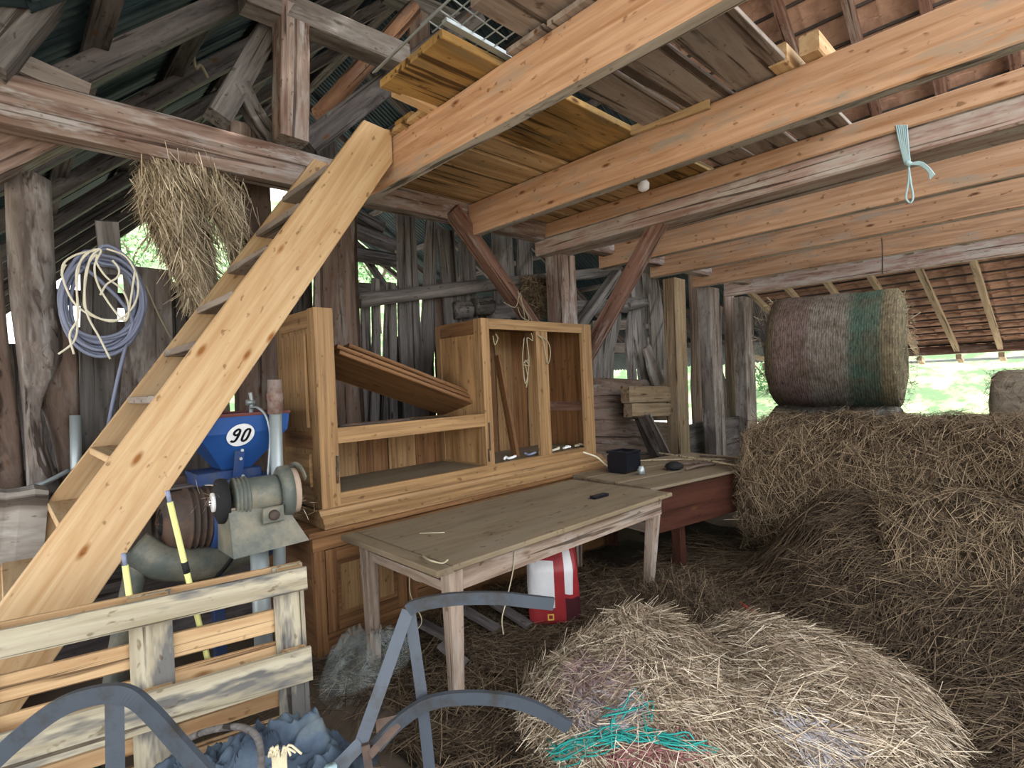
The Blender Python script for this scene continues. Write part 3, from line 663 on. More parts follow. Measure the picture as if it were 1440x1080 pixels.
box('corner_stile', (SX0, SY0-.004, 0), (SX0+.07, SY0+.03, .63), W['oak_dark'], sb)
for i in range(nd):
    x0 = SX0+.075+dw*i; x1 = x0+dw-.01
    dr = box('door', (x0, SY0+.01, .125), (x1, SY0+.028, .625), W['oak_dark'], sb)
    for (a, b) in (((x0, .125), (x0+.07, .625)), ((x1-.07, .125), (x1, .625)), ((x0+.07, .125), (x1-.07, .2)), ((x0+.07, .55), (x1-.07, .625))):
        box('door_frame', (a[0], SY0-.004, a[1]), (b[0], SY0+.01, b[1]), W['oak_dark'], dr, ch=.1)
    xm = (x0+x1)/2
    for (a, b) in ((x0+.095, xm-.012), (xm+.012, x1-.095)): box('door_panel', (a, SY0, .23), (b, SY0+.012, .52), W['oak'], dr, ch=.35)
# broken panels leaning in the open left half
a0, b0 = at(474, 515, y=3.42), at(679, 580, y=3.42)
for k in range(3):
    off = np.array((.0, .03*k, .042*k))
    a, b = a0+off+np.array((0, .2, 0)), b0+off+np.array((0, .2, .004))
    if k == 2: a = a+(b-a)*.08
    a[0] = max(a[0], xA2+.02)
    pn = beam('cabinet_panel', a+np.array((0, 0, .05)), b, .44, .03, W['oak_dark'], ch=.2, up=(0, .22, 1))
    tag(pn, ('lowest', 'middle', 'topmost')[k]+' of three loose oak panels lying slanted in the open left half of the hutch', 'panel', 'loose panels in the hutch')
zs = zR1-.02
tag(tube('bar_tool', [(xA2+.08, 3.4, zs+.02), (2.0, 3.36, zs+.02), (2.16, 3.35, zs+.025)], .014, W['rustdark'], n=6), 'dark bar tool lying on the upper shelf of the hutch', 'tool')
tag(beam('wood_scrap', (1.66, 3.32, zs+.01), (1.8, 3.3, zs+.01), .05, .02, W['grey']), 'small grey scrap on the left end of the upper shelf', 'scrap')
tag(beam('cupboard_slat', at(699, 500, y=3.62), at(728, 656, y=3.45), .03, .07, W['oak_dark'], up=(0, 1, 0)), 'loose oak slat leaning inside the right half of the hutch', 'slat')
# twine
def twine(name, pts, label, mat='twine', r=.004, cat='twine', Y=None, sm=5):
    P = [at(p[0], p[1], y=(p[2] if len(p) > 2 else Y)) for p in pts]
    return tag(tube(name, P, r, W[mat], n=5, sm=sm), label, cat)
tw = thing('baler_twine', at(760, 475, y=YF-.02), 'pale twine loops hanging over the top rail of the hutch', 'twine')
yt = YF-.012
for pts in ([(737, 475), (735, 505), (739, 540), (744, 508), (741, 476), (749, 479), (747, 468)], [(758, 472), (770, 480), (774, 496), (770, 512), (764, 480), (756, 471)], [(744, 505), (735, 512), (745, 514), (738, 506)], [(738, 510), (742, 530), (740, 545)], [(697, 470), (700, 476), (696, 485), (693, 472)]):
    tube('strand', [at(p[0], p[1], y=yt) for p in pts], .0045, W['twine'], tw, n=5, sm=5)
tw = thing('baler_twine', at(735, 420, y=3.88), 'tangled pale twine hooked on the brace above the hutch', 'twine')
for pts in ([(708, 425), (725, 432), (731, 412), (735, 430), (738, 448), (735, 460)], [(728, 432), (733, 445), (744, 450), (736, 430), (728, 410)], [(735, 433), (748, 450), (742, 456)]):
    tube('strand', [at(p[0], p[1], y=3.86) for p in pts], .0045, W['twine'], tw, n=5, sm=5)
for i, (x0, l, c) in enumerate(((3.05, .12, 'white'), (3.3, .14, 'hose'), (3.62, .16, 'cream'), (3.8, .1, 'white'), (3.95, .18, 'twine'))):
    P = [(x0+l*t_+.02*math.sin(9*t_+i), 3.33+.03*math.sin(7*t_+i), zB1+.012+.012*abs(math.sin(6*t_+i))) for t_ in np.linspace(0, 1, 7)]
    tag(tube('packing_scrap', P, .011, W[c], n=6, sm=3), ['crumpled white scrap behind the leaning slat on the hutch floor', 'bluish scrap on the hutch floor left of the middle stile', 'cream scrap on the hutch floor just right of the middle stile', 'small white scrap right of the cream one on the hutch floor', 'twisted fibre scrap near the right stile on the hutch floor'][i], 'scrap')

# ================================================================ TABLE
tb = thing('farm_table', (2.5, 2.55, 0), 'long dusty wooden table with tapered legs in front of the sideboard', 'table')
TZ = .742
box('table_top', (1.53, 2.06, TZ-.03), (3.52, 3.0, TZ), W['table'], tb, ch=.2)
box('breadboard_end', (1.43, 2.055, TZ-.031), (1.527, 3.005, TZ+.001), W['table'], tb, ch=.2)
box('apron', (1.6, 2.11, TZ-.15), (3.45, 2.14, TZ-.031), W['tablefr'], tb); box('apron', (1.6, 2.93, TZ-.15), (3.45, 2.96, TZ-.031), W['tablefr'], tb)
box('end_rail', (1.54, 2.16, TZ-.15), (1.565, 2.9, TZ-.1), W['tablefr'], tb); box('end_rail', (3.44, 2.16, TZ-.15), (3.465, 2.9, TZ-.031), W['tablefr'], tb)
for (x, y, fx, fy) in ((1.575, 2.135, 1.6, 2.17), (1.55, 2.9, 1.53, 2.86), (3.42, 2.15, 3.4, 2.22), (3.42, 2.9, 3.4, 2.88)):
    beam('leg', (x, y, TZ-.031), (fx, fy, 0), .09, .085, W['tablefr'], tb, up=(1, 0, 0), w1=.06, h1=.06, seg=4, rough=.01, ch=.1)
tag(beam('knife_scrap', at(833, 700, z=TZ+.012), at(852, 695, z=TZ+.012), .05, .02, W['black']), 'small dark scrap on the far end of the dusty table', 'scrap')
tag(tube('leaf_scrap', [at(595, 782, z=TZ+.006), at(605, 788, z=TZ+.03), at(622, 792, z=TZ+.01), at(630, 787, z=TZ+.02)], .005, W['twine'], n=5, scale=None), 'dry curled stalk on the near corner of the table', 'stalk')
tag(tube('straw_stalk', [at(590, 750, z=TZ+.005), at(625, 749, z=TZ+.006)], .003, W['rope'], n=4, sm=1), 'single straw lying across the left part of the table top', 'straw')
for pts, lab in (([(577, 800), (577, 835), (593, 870), (587, 885)], 'short twine hanging from the left end rail of the table'), ([(577, 802), (578, 812), (592, 818), (602, 815)], 'looped twine on the left end rail of the table')):
    tag(tube('hanging_twine', [at(p[0], p[1], x=1.55) for p in pts], .003, W['twine'], n=4), lab, 'twine')
tag(tube('hanging_twine', [at(p[0], p[1], y=2.1) for p in ((724, 770), (722, 800), (712, 845), (706, 870), (708, 892))], .004, W['twine'], n=4), 'twine hanging from the front apron of the table near the sack', 'twine')

# ================================================================ KNEADING TROUGH with clutter
tc = thing('wooden_trough', at(985, 700, z=.4), 'reddish brown wooden trough on legs with a boarded lid, right of the table', 'trough')
o0 = at(915, 690, z=.72); u = np.array((math.cos(math.radians(-9.5)), math.sin(math.radians(-9.5)), 0)); v = np.array((-u[1], u[0], 0)); zz = np.array((0, 0, 1.))
def T(a, b, c): return o0+u*a+v*b+zz*c
LT, DT = 1.75, .95
beam('front_board', T(0, 0, -.17), T(LT, 0, -.17), .03, .33, W['trough'], tc); beam('back_board', T(0, DT, -.17), T(LT, DT, -.17), .03, .33, W['trough'], tc)
beam('end_board', T(0.012, .015, -.17), T(0.012, DT-.015, -.17), .03, .33, W['tablefr'], tc); beam('end_board', T(LT-.012, .015, -.17), T(LT-.012, DT-.015, -.17), .03, .33, W['trough'], tc)
for i, (b0, b1) in enumerate(((-.03, .3), (.31, .66), (.67, 1.0))): beam('lid_board', T(-.03, (b0+b1)/2, .012), T(LT, (b0+b1)/2, .012-.004*i), b1-b0, .024, W['table'], tc, ch=.2)
for (a, b) in ((.42, .1), (LT-.1, .08), (.42, DT-.08), (LT-.1, DT-.08)): beam('leg', T(a, b, -.72), T(a, b, -.335), .08, .08, W['trough'], tc, up=(0, 1, 0))
z0 = .747
def trp(px, py): return at(px, py, z=z0)
pot = thing('metal_canister', trp(878, 665), 'black square canister standing on the left end of the trough lid', 'canister')
q = trp(878, 663)
box('canister_body', q+np.array((-.11, -.1, 0)), q+np.array((.11, .1, .17)), W['black'], pot, ch=.12)
for (a, b, c, d) in ((-.115, -.105, .115, -.09), (-.115, .09, .115, .105), (-.115, -.09, -.1, .09), (.1, -.09, .115, .09)): box('canister_rim', q+np.array((a, b, .17)), q+np.array((c, d, .19)), W['black'], pot)
tube('handle', [q+np.array((.112, -.03, .13)), q+np.array((.17, -.05, .14)), q+np.array((.24, -.06, .13))], .011, W['blackmatt'], pot, n=6)
q = trp(902, 667); tag(lathe('small_jar', q, q+zz*.07, [(0, .028), (.05, .03), (.056, .022), (.07, .022)], W['galv'], n=14), 'small pale jar beside the black canister', 'jar')
for i, (p0, p1, r, lab) in enumerate((((927, 641), (1048, 663), .009, 'long pale stick lying slanted across the trough lid'), ((897, 649), (1020, 647), .008, 'thin stick lying lengthwise across the trough lid'),
                                      ((960, 655), (1030, 650), .012, 'short dark stick among the sticks on the trough lid'), ((965, 662), (1005, 654), .014, 'thick short stick near the front of the trough lid'), ((985, 643), (1040, 648), .012, 'bent twig at the back right of the trough lid'))):
    a, b = trp(*p0)+zz*(r+.02*(i == 0)), trp(*p1)+zz*(r+.03*(i == 0)); tag(tube('stick', [a, (a+b)/2+np.array((0, .01, .006)), b], r, W['rafter' if i < 2 else 'brownplank'], n=6), lab, 'stick', 'sticks on the trough')
q = trp(948, 660); tag(lathe('rag_bundle', q, q+zz*.07, [(0, .05), (.02, .085), (.05, .07), (.07, .03)], W['blackmatt'], n=9), 'small dark bundle of cloth on the trough lid', 'cloth')
tag(tube('white_cord', [at(820, 636, y=3.2), at(838, 642, y=3.1), at(848, 650, y=3.05), at(860, 660, y=2.98)], .008, W['cream'], n=6), 'white cord hanging from the hutch corner toward the black canister', 'cord')

# ================================================================ SACK UNDER THE TABLE
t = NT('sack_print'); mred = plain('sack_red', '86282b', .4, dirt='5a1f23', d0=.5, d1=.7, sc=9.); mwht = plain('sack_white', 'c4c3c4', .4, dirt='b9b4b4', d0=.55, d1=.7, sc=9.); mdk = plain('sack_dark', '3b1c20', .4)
dep = 3.72; qb = at(780, 868, z=.05); ex = np.array((CR[0], CR[1], 0)); ex /= np.linalg.norm(ex); ey = np.array((-ex[1], ex[0], 0))
V = []; Fc = []; fm = []; nc, nr = 32, 18; hs = .47
for r in range(nr+1):
    t_ = r/nr
    for c in range(nc):
        a = 2*math.pi*c/nc-math.pi/2; ca, sa = math.cos(a), math.sin(a)
        e = .55; sx = math.copysign(abs(ca)**e, ca); sy = math.copysign(abs(sa)**e, sa)
        wx = .165*(1-.12*max(0, t_-.75)*4)*(1+.03*math.sin(6*t_+c)); wy = .1*(1-.75*max(0, t_-.72)/.28)*(1+.05*math.sin(9*t_+2*c))
        V.append(qb+ex*sx*wx+ey*sy*wy+zz*(hs*t_+.01*math.sin(c*1.7)*t_))
for r in range(nr):
    for c in range(nc):
        Fc.append((r*nc+c, r*nc+(c+1) % nc, (r+1)*nc+(c+1) % nc, (r+1)*nc+c)); f = r/nr
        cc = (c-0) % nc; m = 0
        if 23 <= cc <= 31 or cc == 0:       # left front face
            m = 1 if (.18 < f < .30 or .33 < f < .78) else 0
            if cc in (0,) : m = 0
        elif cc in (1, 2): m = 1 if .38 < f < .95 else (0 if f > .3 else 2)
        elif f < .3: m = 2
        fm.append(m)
Fc += [tuple(reversed(range(nc))), tuple(nr*nc+i for i in range(nc))]; fm += [0, 1]
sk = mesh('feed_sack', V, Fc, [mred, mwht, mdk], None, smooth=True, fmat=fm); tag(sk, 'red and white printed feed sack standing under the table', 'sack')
sq = mesh('yellow_stamp', [qb+ex*a-ey*.112+zz*b for a, b in ((-.05, .03), (-.01, .03), (-.01, .07), (-.05, .07), (-.042, .038), (-.018, .038), (-.018, .062), (-.042, .062))], [(0, 1, 5, 4), (1, 2, 6, 5), (2, 3, 7, 6), (3, 0, 4, 7)], plain('stamp_yellow', 'c9a24a', .5), sk)
# plastic sheet beside the table's back leg
def blob(name, c, rx, ry, h, mat, seed, amp=.25, n=34, fold=1., pw=.7, ang=0., crease=.05):
    V = []; Fc = []; c = np.array(c, float); ca, sa = math.cos(ang), math.sin(ang)
    for i in range(n+1):
        for j in range(n+1):
            a, b = 2*i/n-1, 2*j/n-1; r = min(math.sqrt(a*a+b*b), 1) if max(abs(a), abs(b)) < 1 else 1
            wa, wb_ = a+.18*math.sin(2.3*b+seed), b+.18*math.sin(2.1*a+seed*2)
            z = h*(max(0, 1-r**2.2))**pw; z *= 1+amp*lump(wa*1.1*fold, wb_*1.1*fold, seed)
            v_ = Vector((wa*1.5*fold+seed*3, wb_*1.5*fold, seed)); wv_ = mnoise.noise(v_*.9)*.8
            fo = (1-abs(mnoise.noise(v_*1.7+Vector((wv_, -wv_, 0))))*2.2)**2+.45*(1-abs(mnoise.noise(v_*3.7+Vector((wv_*1.5, wv_, 3))))*2.2)**2
            z += crease*(fo-.6)*min(1, (1-r)*4)
            x, y = a*rx*(1+.1*math.sin(b*3+seed)), b*ry*(1+.1*math.sin(a*3+seed)); V.append(c+np.array((x*ca-y*sa, x*sa+y*ca, max(z, 0)+.003)))
    for i in range(n):
        for j in range(n): k = i*(n+1)+j; Fc.append((k, k+n+1, k+n+2, k+1))
    return mesh(name, V, Fc, mat, None, smooth=True)
tag(blob('plastic_sheet', at(520, 942, z=.0), .3, .22, .17, W['plastic'], 3, amp=.4, n=60, fold=.9, crease=.09), 'crumpled clear plastic sheet on the floor around the back table leg', 'plastic sheet')
for i, (p0, p1) in enumerate((((590, 875), (660, 912)), ((640, 850), (700, 885)), ((690, 845), (745, 880)), ((620, 905), (655, 935)))):
    tag(beam('dark_slat', at(*p0, z=.14), at(*p1, z=.05), .07, .025, W['dark']), ['dark slat lying under the table, second from left', 'dark slat lying under the table, third from left', 'dark slat under the table nearest to the sack', 'dark slat under the table nearest the front leg'][i], 'slat', 'dark slats under the table')

# ================================================================ FEED MILL
ml = thing('feed_mill', (1.0, 3.55, 0), 'old feed mill with blue hopper and dark motor under the stairs', 'mill')
YH = 3.34
tl, trr = at(278, 588, y=YH), at(403, 580, y=YH); bl, br = at(312, 661, y=YH+.12), at(354, 661, y=YH+.12)
zt, zb_ = (tl[2]+trr[2])/2, bl[2]; zm = zt-.1; D = .52
def sq_(x0, x1, y0, y1, z): return [(x0, y0, z), (x1, y0, z), (x1, y1, z), (x0, y1, z)]
R0 = sq_(bl[0], br[0], YH+.12, YH+.32, zb_); R1 = sq_(tl[0], trr[0], YH, YH+.46, zm); R2 = sq_(tl[0]-.012, trr[0]+.012, YH-.012, YH+.472, zt)
V = R0+R1+R2; Fc = [(k*4+i, k*4+(i+1) % 4, k*4+4+(i+1) % 4, k*4+4+i) for k in range(2) for i in range(4)]+[(3, 2, 1, 0)]
hp = mesh('hopper', V, Fc, W['blue'], ml)
so_ = hp.modifiers.new('solid', 'SOLIDIFY'); so_.thickness = .006; so_.offset = -1
P = [np.array(q)+zz*.004 for q in R2]; rim = sweep(P, circ(.01, 6), closed=True, up0=(0, 0, 1)); mesh('hopper_rim', *rim, plain('rust_rim', '6b3f3a', .7), ml)
# sticker lies on the sloping front face
A, Bq = np.array(((R1[0][0]+R1[1][0])/2, R1[0][1], zm)), np.array(((R0[0][0]+R0[1][0])/2, R0[0][1], zb_)); sl = (A-Bq)/np.linalg.norm(A-Bq); nrm = np.cross((1, 0, 0), sl)
if nrm[1] > 0: nrm = -nrm
c0 = atp(338, 611, nrm, float(nrm@A)); 
if c0[2] > zm: c0 = np.array(at(338, 611, y=YH-.004)); sl = np.array((0, 0, 1.)); nrm = np.array((0, -1., 0))
c0 = c0+nrm*.008; rs = .074; xx = np.array((1., 0, 0))
stk = mesh('speed_sticker', [c0+xx*rs*math.cos(a)+sl*rs*math.sin(a) for a in np.linspace(0, 2*math.pi, 32, endpoint=False)]+[c0-nrm*.006+xx*rs*math.cos(a)+sl*rs*math.sin(a) for a in np.linspace(0, 2*math.pi, 32, endpoint=False)],
           [tuple(range(32)), tuple(range(63, 31, -1))]+[(i, 32+i, 32+(i+1) % 32, (i+1) % 32) for i in range(32)], W['white'], hp)
def strokes(name, lines, wd, parent, mat):
    V, Fc = [], []
    for L in lines:
        Q = smooth_path([(p[0], p[1], 0) for p in L], 6); Q3 = [c0+nrm*.0025+xx*(q[0]+.18*q[1])+sl*q[1] for q in Q]
        v_, f_ = sweep(Q3, [(wd/2, -.0015), (wd/2, .0015), (-wd/2, .0015), (-wd/2, -.0015)], up0=tuple(nrm), fixed_up=True); b = len(V); V += v_; Fc += [tuple(i+b for i in q) for q in f_]
    return mesh(name, V, Fc, mat, parent)
nine = [(-.014, .012), (-.026, .004), (-.04, .012), (-.042, .028), (-.03, .042), (-.017, .036), (-.013, .016), (-.014, -.012), (-.02, -.034), (-.032, -.038), (-.042, -.03)]
zero = [(.028, .042), (.016, .03), (.013, 0), (.016, -.03), (.028, -.039), (.04, -.03), (.043, 0), (.04, .03), (.028, .042)]
strokes('number_90', [nine, zero], .0125, hp, W['black'])
qa = at(337, 634, y=YH-.01); qc = at(334, 676, y=YH+.02)
flatbar('bracket', [qa, (qa+qc)/2, qc], .05, .012, W['bluedark'], ml, up=(0, -1, 0), sm=1)
for (px, py) in ((340, 633), (338, 645), (341, 669)):
    q = at(px, py, y=YH-.012); lathe('bolt', q, q+np.array((0, -.012, 0)), [(0, .009), (.012, .009)], W['galv'], ml, n=6, smooth=False)
box('flange_plate', at(277, 668, y=YH+.05), at(347, 674, y=YH+.32), W['bluedark'], ml)
q0 = at(300, 675, y=YH+.1)
box('mill_housing', (q0[0]-.02, YH+.02, .62), (q0[0]+.3, YH+.36, q0[2]), W['bluedark'], ml, ch=.12)
c1 = at(330, 725, y=3.3)
lathe('drum', c1, c1+np.array((-.14, 0, 0)), [(0, .1), (0, .15), (.02, .16), (.12, .16), (.14, .15)], W['bluedark'], ml, n=28)
cm = at(225, 735, y=3.33); ce = at(318, 722, y=3.33)
L = float(np.linalg.norm(ce-cm)); prof = [(0, .02), (0, .09), (.03, .135), (.06, .15), (.1, .155)]
for i in range(7): prof += [(.11+i*.03, .155), (.115+i*.03, .168), (.122+i*.03, .168), (.127+i*.03, .155)]
prof += [(L-.03, .14), (L, .1)]
lathe('motor', cm, ce, prof, W['rustdark'], ml, n=30)
lathe('motor_cap', cm-(ce-cm)/L*.01, cm+(ce-cm)/L*.03, [(0, .05), (.01, .07), (.04, .075)], W['blackmatt'], ml, n=20)
for i in range(6):
    a = i*math.pi/3; tube('cap_spoke', [cm+np.array((-.012, 0, 0)), cm+np.array((.02, .1*math.cos(a), .1*math.sin(a)))], .012, W['rustdark'], ml, n=5, sm=1)
box('motor_plate', at(238, 690, y=3.4), at(312, 672, y=3.6), W['greybrown'], ml)
box('slab_cover', at(232, 672, y=3.62), at(318, 705, y=3.75), W['rustdark'], ml)
tube('casting', [(cm[0]-.12, 3.32, cm[2]-.1), (cm[0], 3.28, cm[2]-.2), (cm[0]+.2, 3.28, cm[2]-.25), (cm[0]+.42, 3.3, cm[2]-.22)], .09, W['greygreen'], ml, n=10, scale=None)
tube('foot', [(cm[0]-.1, 3.3, cm[2]-.12), (cm[0]-.22, 3.25, .3), (cm[0]-.25, 3.24, .0)], .05, W['greygreen'], ml, n=8)
for x in (q0[0]+.02, q0[0]+.27): beam('stand_leg', (x, YH+.2, 0), (x, YH+.2, .62), .06, .06, W['bluedark'], ml, up=(0, 1, 0))
q = at(352, 552, y=3.5); ev = thing_b = tube('eye_bolt', [at(353, 582, y=3.5), at(354, 565, y=3.5), q], .012, W['galv'], ml, n=7)
tube('knob', [at(346, 566, y=3.5), at(358, 566, y=3.5)], .018, W['galv'], ml, n=8, sm=1)
tube('power_cable', [at(352, 574, y=3.42), at(362, 573, y=3.35), at(374, 585, y=3.3), at(380, 610, y=3.28), at(379, 640, y=3.28), at(377, 668, y=3.28)], .008, W['galv'], ml, n=6)
for (pa, pb, y, lab, nm) in (((386, 690), (386, 534), 3.25, 'galvanised upright pipe with rusty top beside the blue hopper', 'upright_pipe'), ((105, 664), (106, 584), 4.38, 'short grey pipe standing against the slab wall left of the stairs', 'grey_pipe')):
    a, b = at(*pa, y=y), at(*pb, y=y); a[2] = 0 if nm == 'upright_pipe' else a[2]-.3
    pi_ = tag(tube(nm, [a, b], .035 if nm == 'upright_pipe' else .03, W['galv'], n=12, sm=1), lab, 'pipe')
    if nm == 'upright_pipe':
        d = (b-a)/np.linalg.norm(b-a); lathe('rusty_collar', b-d*.2, b, [(0, .036), (.0, .042), (.08, .042), (.085, .046), (.12, .046), (.125, .04), (.2, .038)], plain('rusty_paint', '8a7d76', .8, dirt='6b4b40', sc=14.), pi_, n=12)

# ================================================================ BENCH GRINDER
bgc = thing('bench_grinder', atd(365, 700, 2.78), 'grey green bench grinder with wire brush and grinding wheel, straw caught on it', 'grinder')
gL, gR = atd(303, 706, 2.66), atd(418, 684, 2.9); gR[2] = gL[2]; dirg = (gR-gL)/np.linalg.norm(gR-gL); Lg = float(np.linalg.norm(gR-gL))
def gp(d): return gL+dirg*d
lathe('wire_brush', gp(-.005), gp(.06), [(0, .03), (0, .075), (.012, .108), (.03, .112), (.055, .108), (.065, .06)], W['blackmatt'], bgc, n=30)
lathe('hub', gp(-.03), gp(.0), [(0, .014), (.012, .014), (.012, .046), (.03, .048)], W['white'], bgc, n=18, fmat=[0, 0, 0])
lathe('spindle_nut', gp(-.045), gp(-.02), [(0, .014), (.025, .016)], W['rustdark'], bgc, n=6, smooth=False)
prof = []
for i in range(4): prof += [(.075+i*.018, .1), (.08+i*.018, .108), (.086+i*.018, .108), (.091+i*.018, .1)]
lathe('brush_guard', gp(0.0), gp(.15), [(.07, .05)]+prof+[(.15, .09)], W['greygreen'], bgc, n=30)
lathe('motor_body', gp(.13), gp(Lg-.1), [(0, .06), (0, .09), (.02, .097), (Lg-.25, .097), (Lg-.23, .09)], W['greygreen'], bgc, n=30)
lathe('grinding_wheel', gp(Lg-.05), gp(Lg-.01), [(0, .03), (0, .118), (.04, .118), (.04, .03)], W['wheel'], bgc, n=30)
lathe('wheel_guard', gp(Lg-.1), gp(Lg), [(0, .05), (0, .12), (.01, .135), (.055, .14), (.055, .128)], W['greygreen'], bgc, n=30)
flatbar('guard_strap', [gp(Lg)+np.array((0, .135*math.cos(a), .135*math.sin(a)+.0)) for a in np.linspace(.3, 2.6, 9)], .03, .006, W['greygreen'], bgc, up=tuple(dirg), sm=1)
zt_ = gL[2]-.07; zq = gL[2]-.25; yc = gp(Lg/2)[1]
b0, t0 = [], []
for (fx, fy) in ((-.0, -.15), (Lg-.02, -.13), (Lg-.02, .1), (-.0, .1)): b0.append((gL[0]+fx+.02, gL[1]+fy-.03, zq))
for (fx, fy) in ((.03, -.1), (Lg-.1, -.09), (Lg-.1, .08), (.03, .08)): t0.append((gL[0]+fx, gL[1]+fy, zt_+.03))
hexa('base_housing', b0, t0, W['greygreen'], bgc)
sw = atd(385, 724, 2.7); box('switch_plate', sw-np.array((.05, .0, .04)), sw+np.array((.05, .02, .04)), W['greygreen'], bgc, ch=.3)
lathe('switch_knob', sw, sw+np.array((0, -.03, 0)), [(0, .026), (.02, .024), (.03, .018)], W['rustdark'], bgc, n=14)
rb = atd(335, 722, 2.66); box('tool_rest', rb-np.array((.035, .008, .03)), rb+np.array((.035, .008, .03)), plain('rest_steel', '9a8a7c', .7), bgc)
tube('pedestal', [(gL[0]+.2, gL[1]+.02, zq), (gL[0]+.2, gL[1]+.02, 0)], .045, W['galv'], bgc, n=12, sm=1)
tube('grinder_cable', [atd(340, 745, 2.7), atd(332, 775, 2.75), atd(315, 800, 2.85), atd(300, 815, 2.95)], .011, W['blackmatt'], bgc, n=6)
strands('caught_straw', np.array([gp(.03)+RS.normal(0, .045, 3) for _ in range(60)]+[gp(Lg-.02)+RS.normal(0, .04, 3)-zz*.08 for _ in range(70)]), RS.normal(0, 1, (130, 3)), RS.normal(0, 1, (130, 3)), (.03, .09), .002, W['straw_pale'], bgc)
for (pa, pm, pb, y, lab) in (((239, 706), (252, 765), (268, 830), 2.68, 'long yellow plastic tube leaning behind the pallet'), ((176, 795), (178, 812), (182, 840), 2.72, 'short yellow tube end sticking up behind the pallet near the stair foot')):
    a, m, b = at(*pa, y=y), at(*pm, y=y), at(*pb, y=y); b = b+(b-m)*2.2 if pa[0] == 239 else b+(b-m)*3
    yo = tag(tube('yellow_tube', [a, b], .012, W['yellow'], n=8, sm=1), lab, 'tube')
    d = (b-a)/np.linalg.norm(b-a); tube('tube_tip', [a-d*.05, a], .009, W['hose'], yo, n=8, sm=1); k = a+d*.27; tube('tube_band', [k, k+d*.05], .0135, W['blackmatt'], yo, n=8, sm=1)

# ================================================================ PALLET
pe = at(431, 797, z=.8); du = np.array((-math.cos(math.radians(11.5)), math.sin(math.radians(11.5)), 0)); tilt = math.radians(4)
dn = np.array((-du[1], du[0], 0)); dn = -dn if dn@np.array((0, 1, 0)) < 0 else dn     # dn points away from the viewer
upv = zz*math.cos(tilt)+dn*math.sin(tilt); dn2 = np.cross(du, upv); dn2 = -dn2 if dn2@dn < 0 else dn2
p00 = pe-upv*.8
def PL(a, d, h): return p00+du*a+dn2*d+upv*h
pl = thing('pallet', PL(.6, 0, 0), 'wooden pallet standing on its long edge in front of the mill and stair foot', 'pallet')
def pbar(name, a0, a1, h0, h1, d0, d1, mat, rough=.01):
    if a1-a0 > h1-h0: return beam(name, PL(a0, (d0+d1)/2, (h0+h1)/2), PL(a1, (d0+d1)/2, (h0+h1)/2), d1-d0, h1-h0, W[mat], pl, up=tuple(upv), ch=.06, rough=rough, seg=6)
    return beam(name, PL((a0+a1)/2, (d0+d1)/2, h0), PL((a0+a1)/2, (d0+d1)/2, h1), a1-a0, d1-d0, W[mat], pl, up=tuple(dn2), ch=.06, rough=rough, seg=4)
for (h0, h1) in ((.7, .8), (.3, .445), (0, .1)): pbar('runner', 0, 1.2, h0, h1, 0, .024, 'pallet')
for h0, h1 in ((.7, .798), (.32, .43), (.004, .1)):
    for a0, a1 in ((.01, .11), (.53, .67), (1.09, 1.19)): pbar('block', a0, a1, h0, h1, .025, .1, 'palletin', 0)
for a0, a1 in ((.0, .13), (.52, .67), (1.07, 1.2)): pbar('stringer_board', a0, a1, 0.001, .799, .101, .123, 'pallet')
for h0, h1 in ((.67, .8), (.51, .61), (.335, .465), (.18, .28), (0, .13)): pbar('deck_board', 0, 1.2, h0, h1, .124, .146, 'palletin')

# ================================================================ CULTIVATOR BARS
def fb(parent, name, pts, w_=.042, th=.012, up=(0, -1, .2), sm=6, mat='steel'):
    return flatbar(name, [atd(*p) for p in pts], w_, th, W[mat], parent, up=up, sm=sm)
vw = -ray(575, 950); vw = tuple(vw/np.linalg.norm(vw))
cu = thing('cultivator_tines', at(560, 1060, z=0), 'grey steel cultivator frame with two curved tines in front of the table leg', 'farm tool')
fb(cu, 'curved_tine', [(574, 858, 2.2), (590, 850, 2.2), (640, 842, 2.21), (700, 841, 2.23), (740, 845, 2.25), (778, 849, 2.27)], .02, .05, up=(0, 0, 1))
fb(cu, 'flat_leg', [(574, 858, 2.2), (506, 1050, 2.05)], .05, .012, up=vw, sm=1)
fb(cu, 'flat_leg', [(508, 1045, 2.05), (472, 1082, 2.0), (440, 1110, 1.97)], .05, .012, up=vw, sm=1)
fb(cu, 'flat_leg', [(576, 858, 2.21), (592, 970, 2.17), (606, 1100, 2.14)], .045, .014, up=vw, sm=1)
fb(cu, 'curved_tine', [(528, 1050, 2.06), (560, 1016, 2.1), (600, 990, 2.13), (650, 981, 2.16), (710, 984, 2.18), (755, 997, 2.19), (800, 1022, 2.2)], .024, .05, up=(0, 0, 1))
fb(cu, 'brace_bar', [(520, 1062, 2.03), (560, 1018, 2.1)], .03, .03, up=vw, sm=1, mat='rustdark'); fb(cu, 'brace_bar', [(530, 1022, 2.1), (562, 1015, 2.1)], .05, .02, up=vw, sm=1, mat='rustdark')
fb(cu, 'brace_bar', [(514, 1046, 2.04), (522, 1100, 2.02)], .03, .03, up=vw, sm=1, mat='rustdark'); fb(cu, 'brace_bar', [(500, 1058, 2.04), (472, 1100, 2.0)], .02, .02, up=vw, sm=1)
vw2 = -ray(160, 1000); vw2 = tuple(vw2/np.linalg.norm(vw2))
c2 = thing('cultivator_arch', at(160, 1100, z=0), 'grey steel cultivator arch in front of the pallet, lower left', 'farm tool')
fb(c2, 'arch_bar', [(-25, 1085, 1.6), (30, 1035, 1.63), (90, 992, 1.66), (150, 975, 1.7), (185, 980, 1.72), (215, 1005, 1.72), (255, 1050, 1.72), (300, 1100, 1.72)], .022, .055, up=(0, 0, 1))
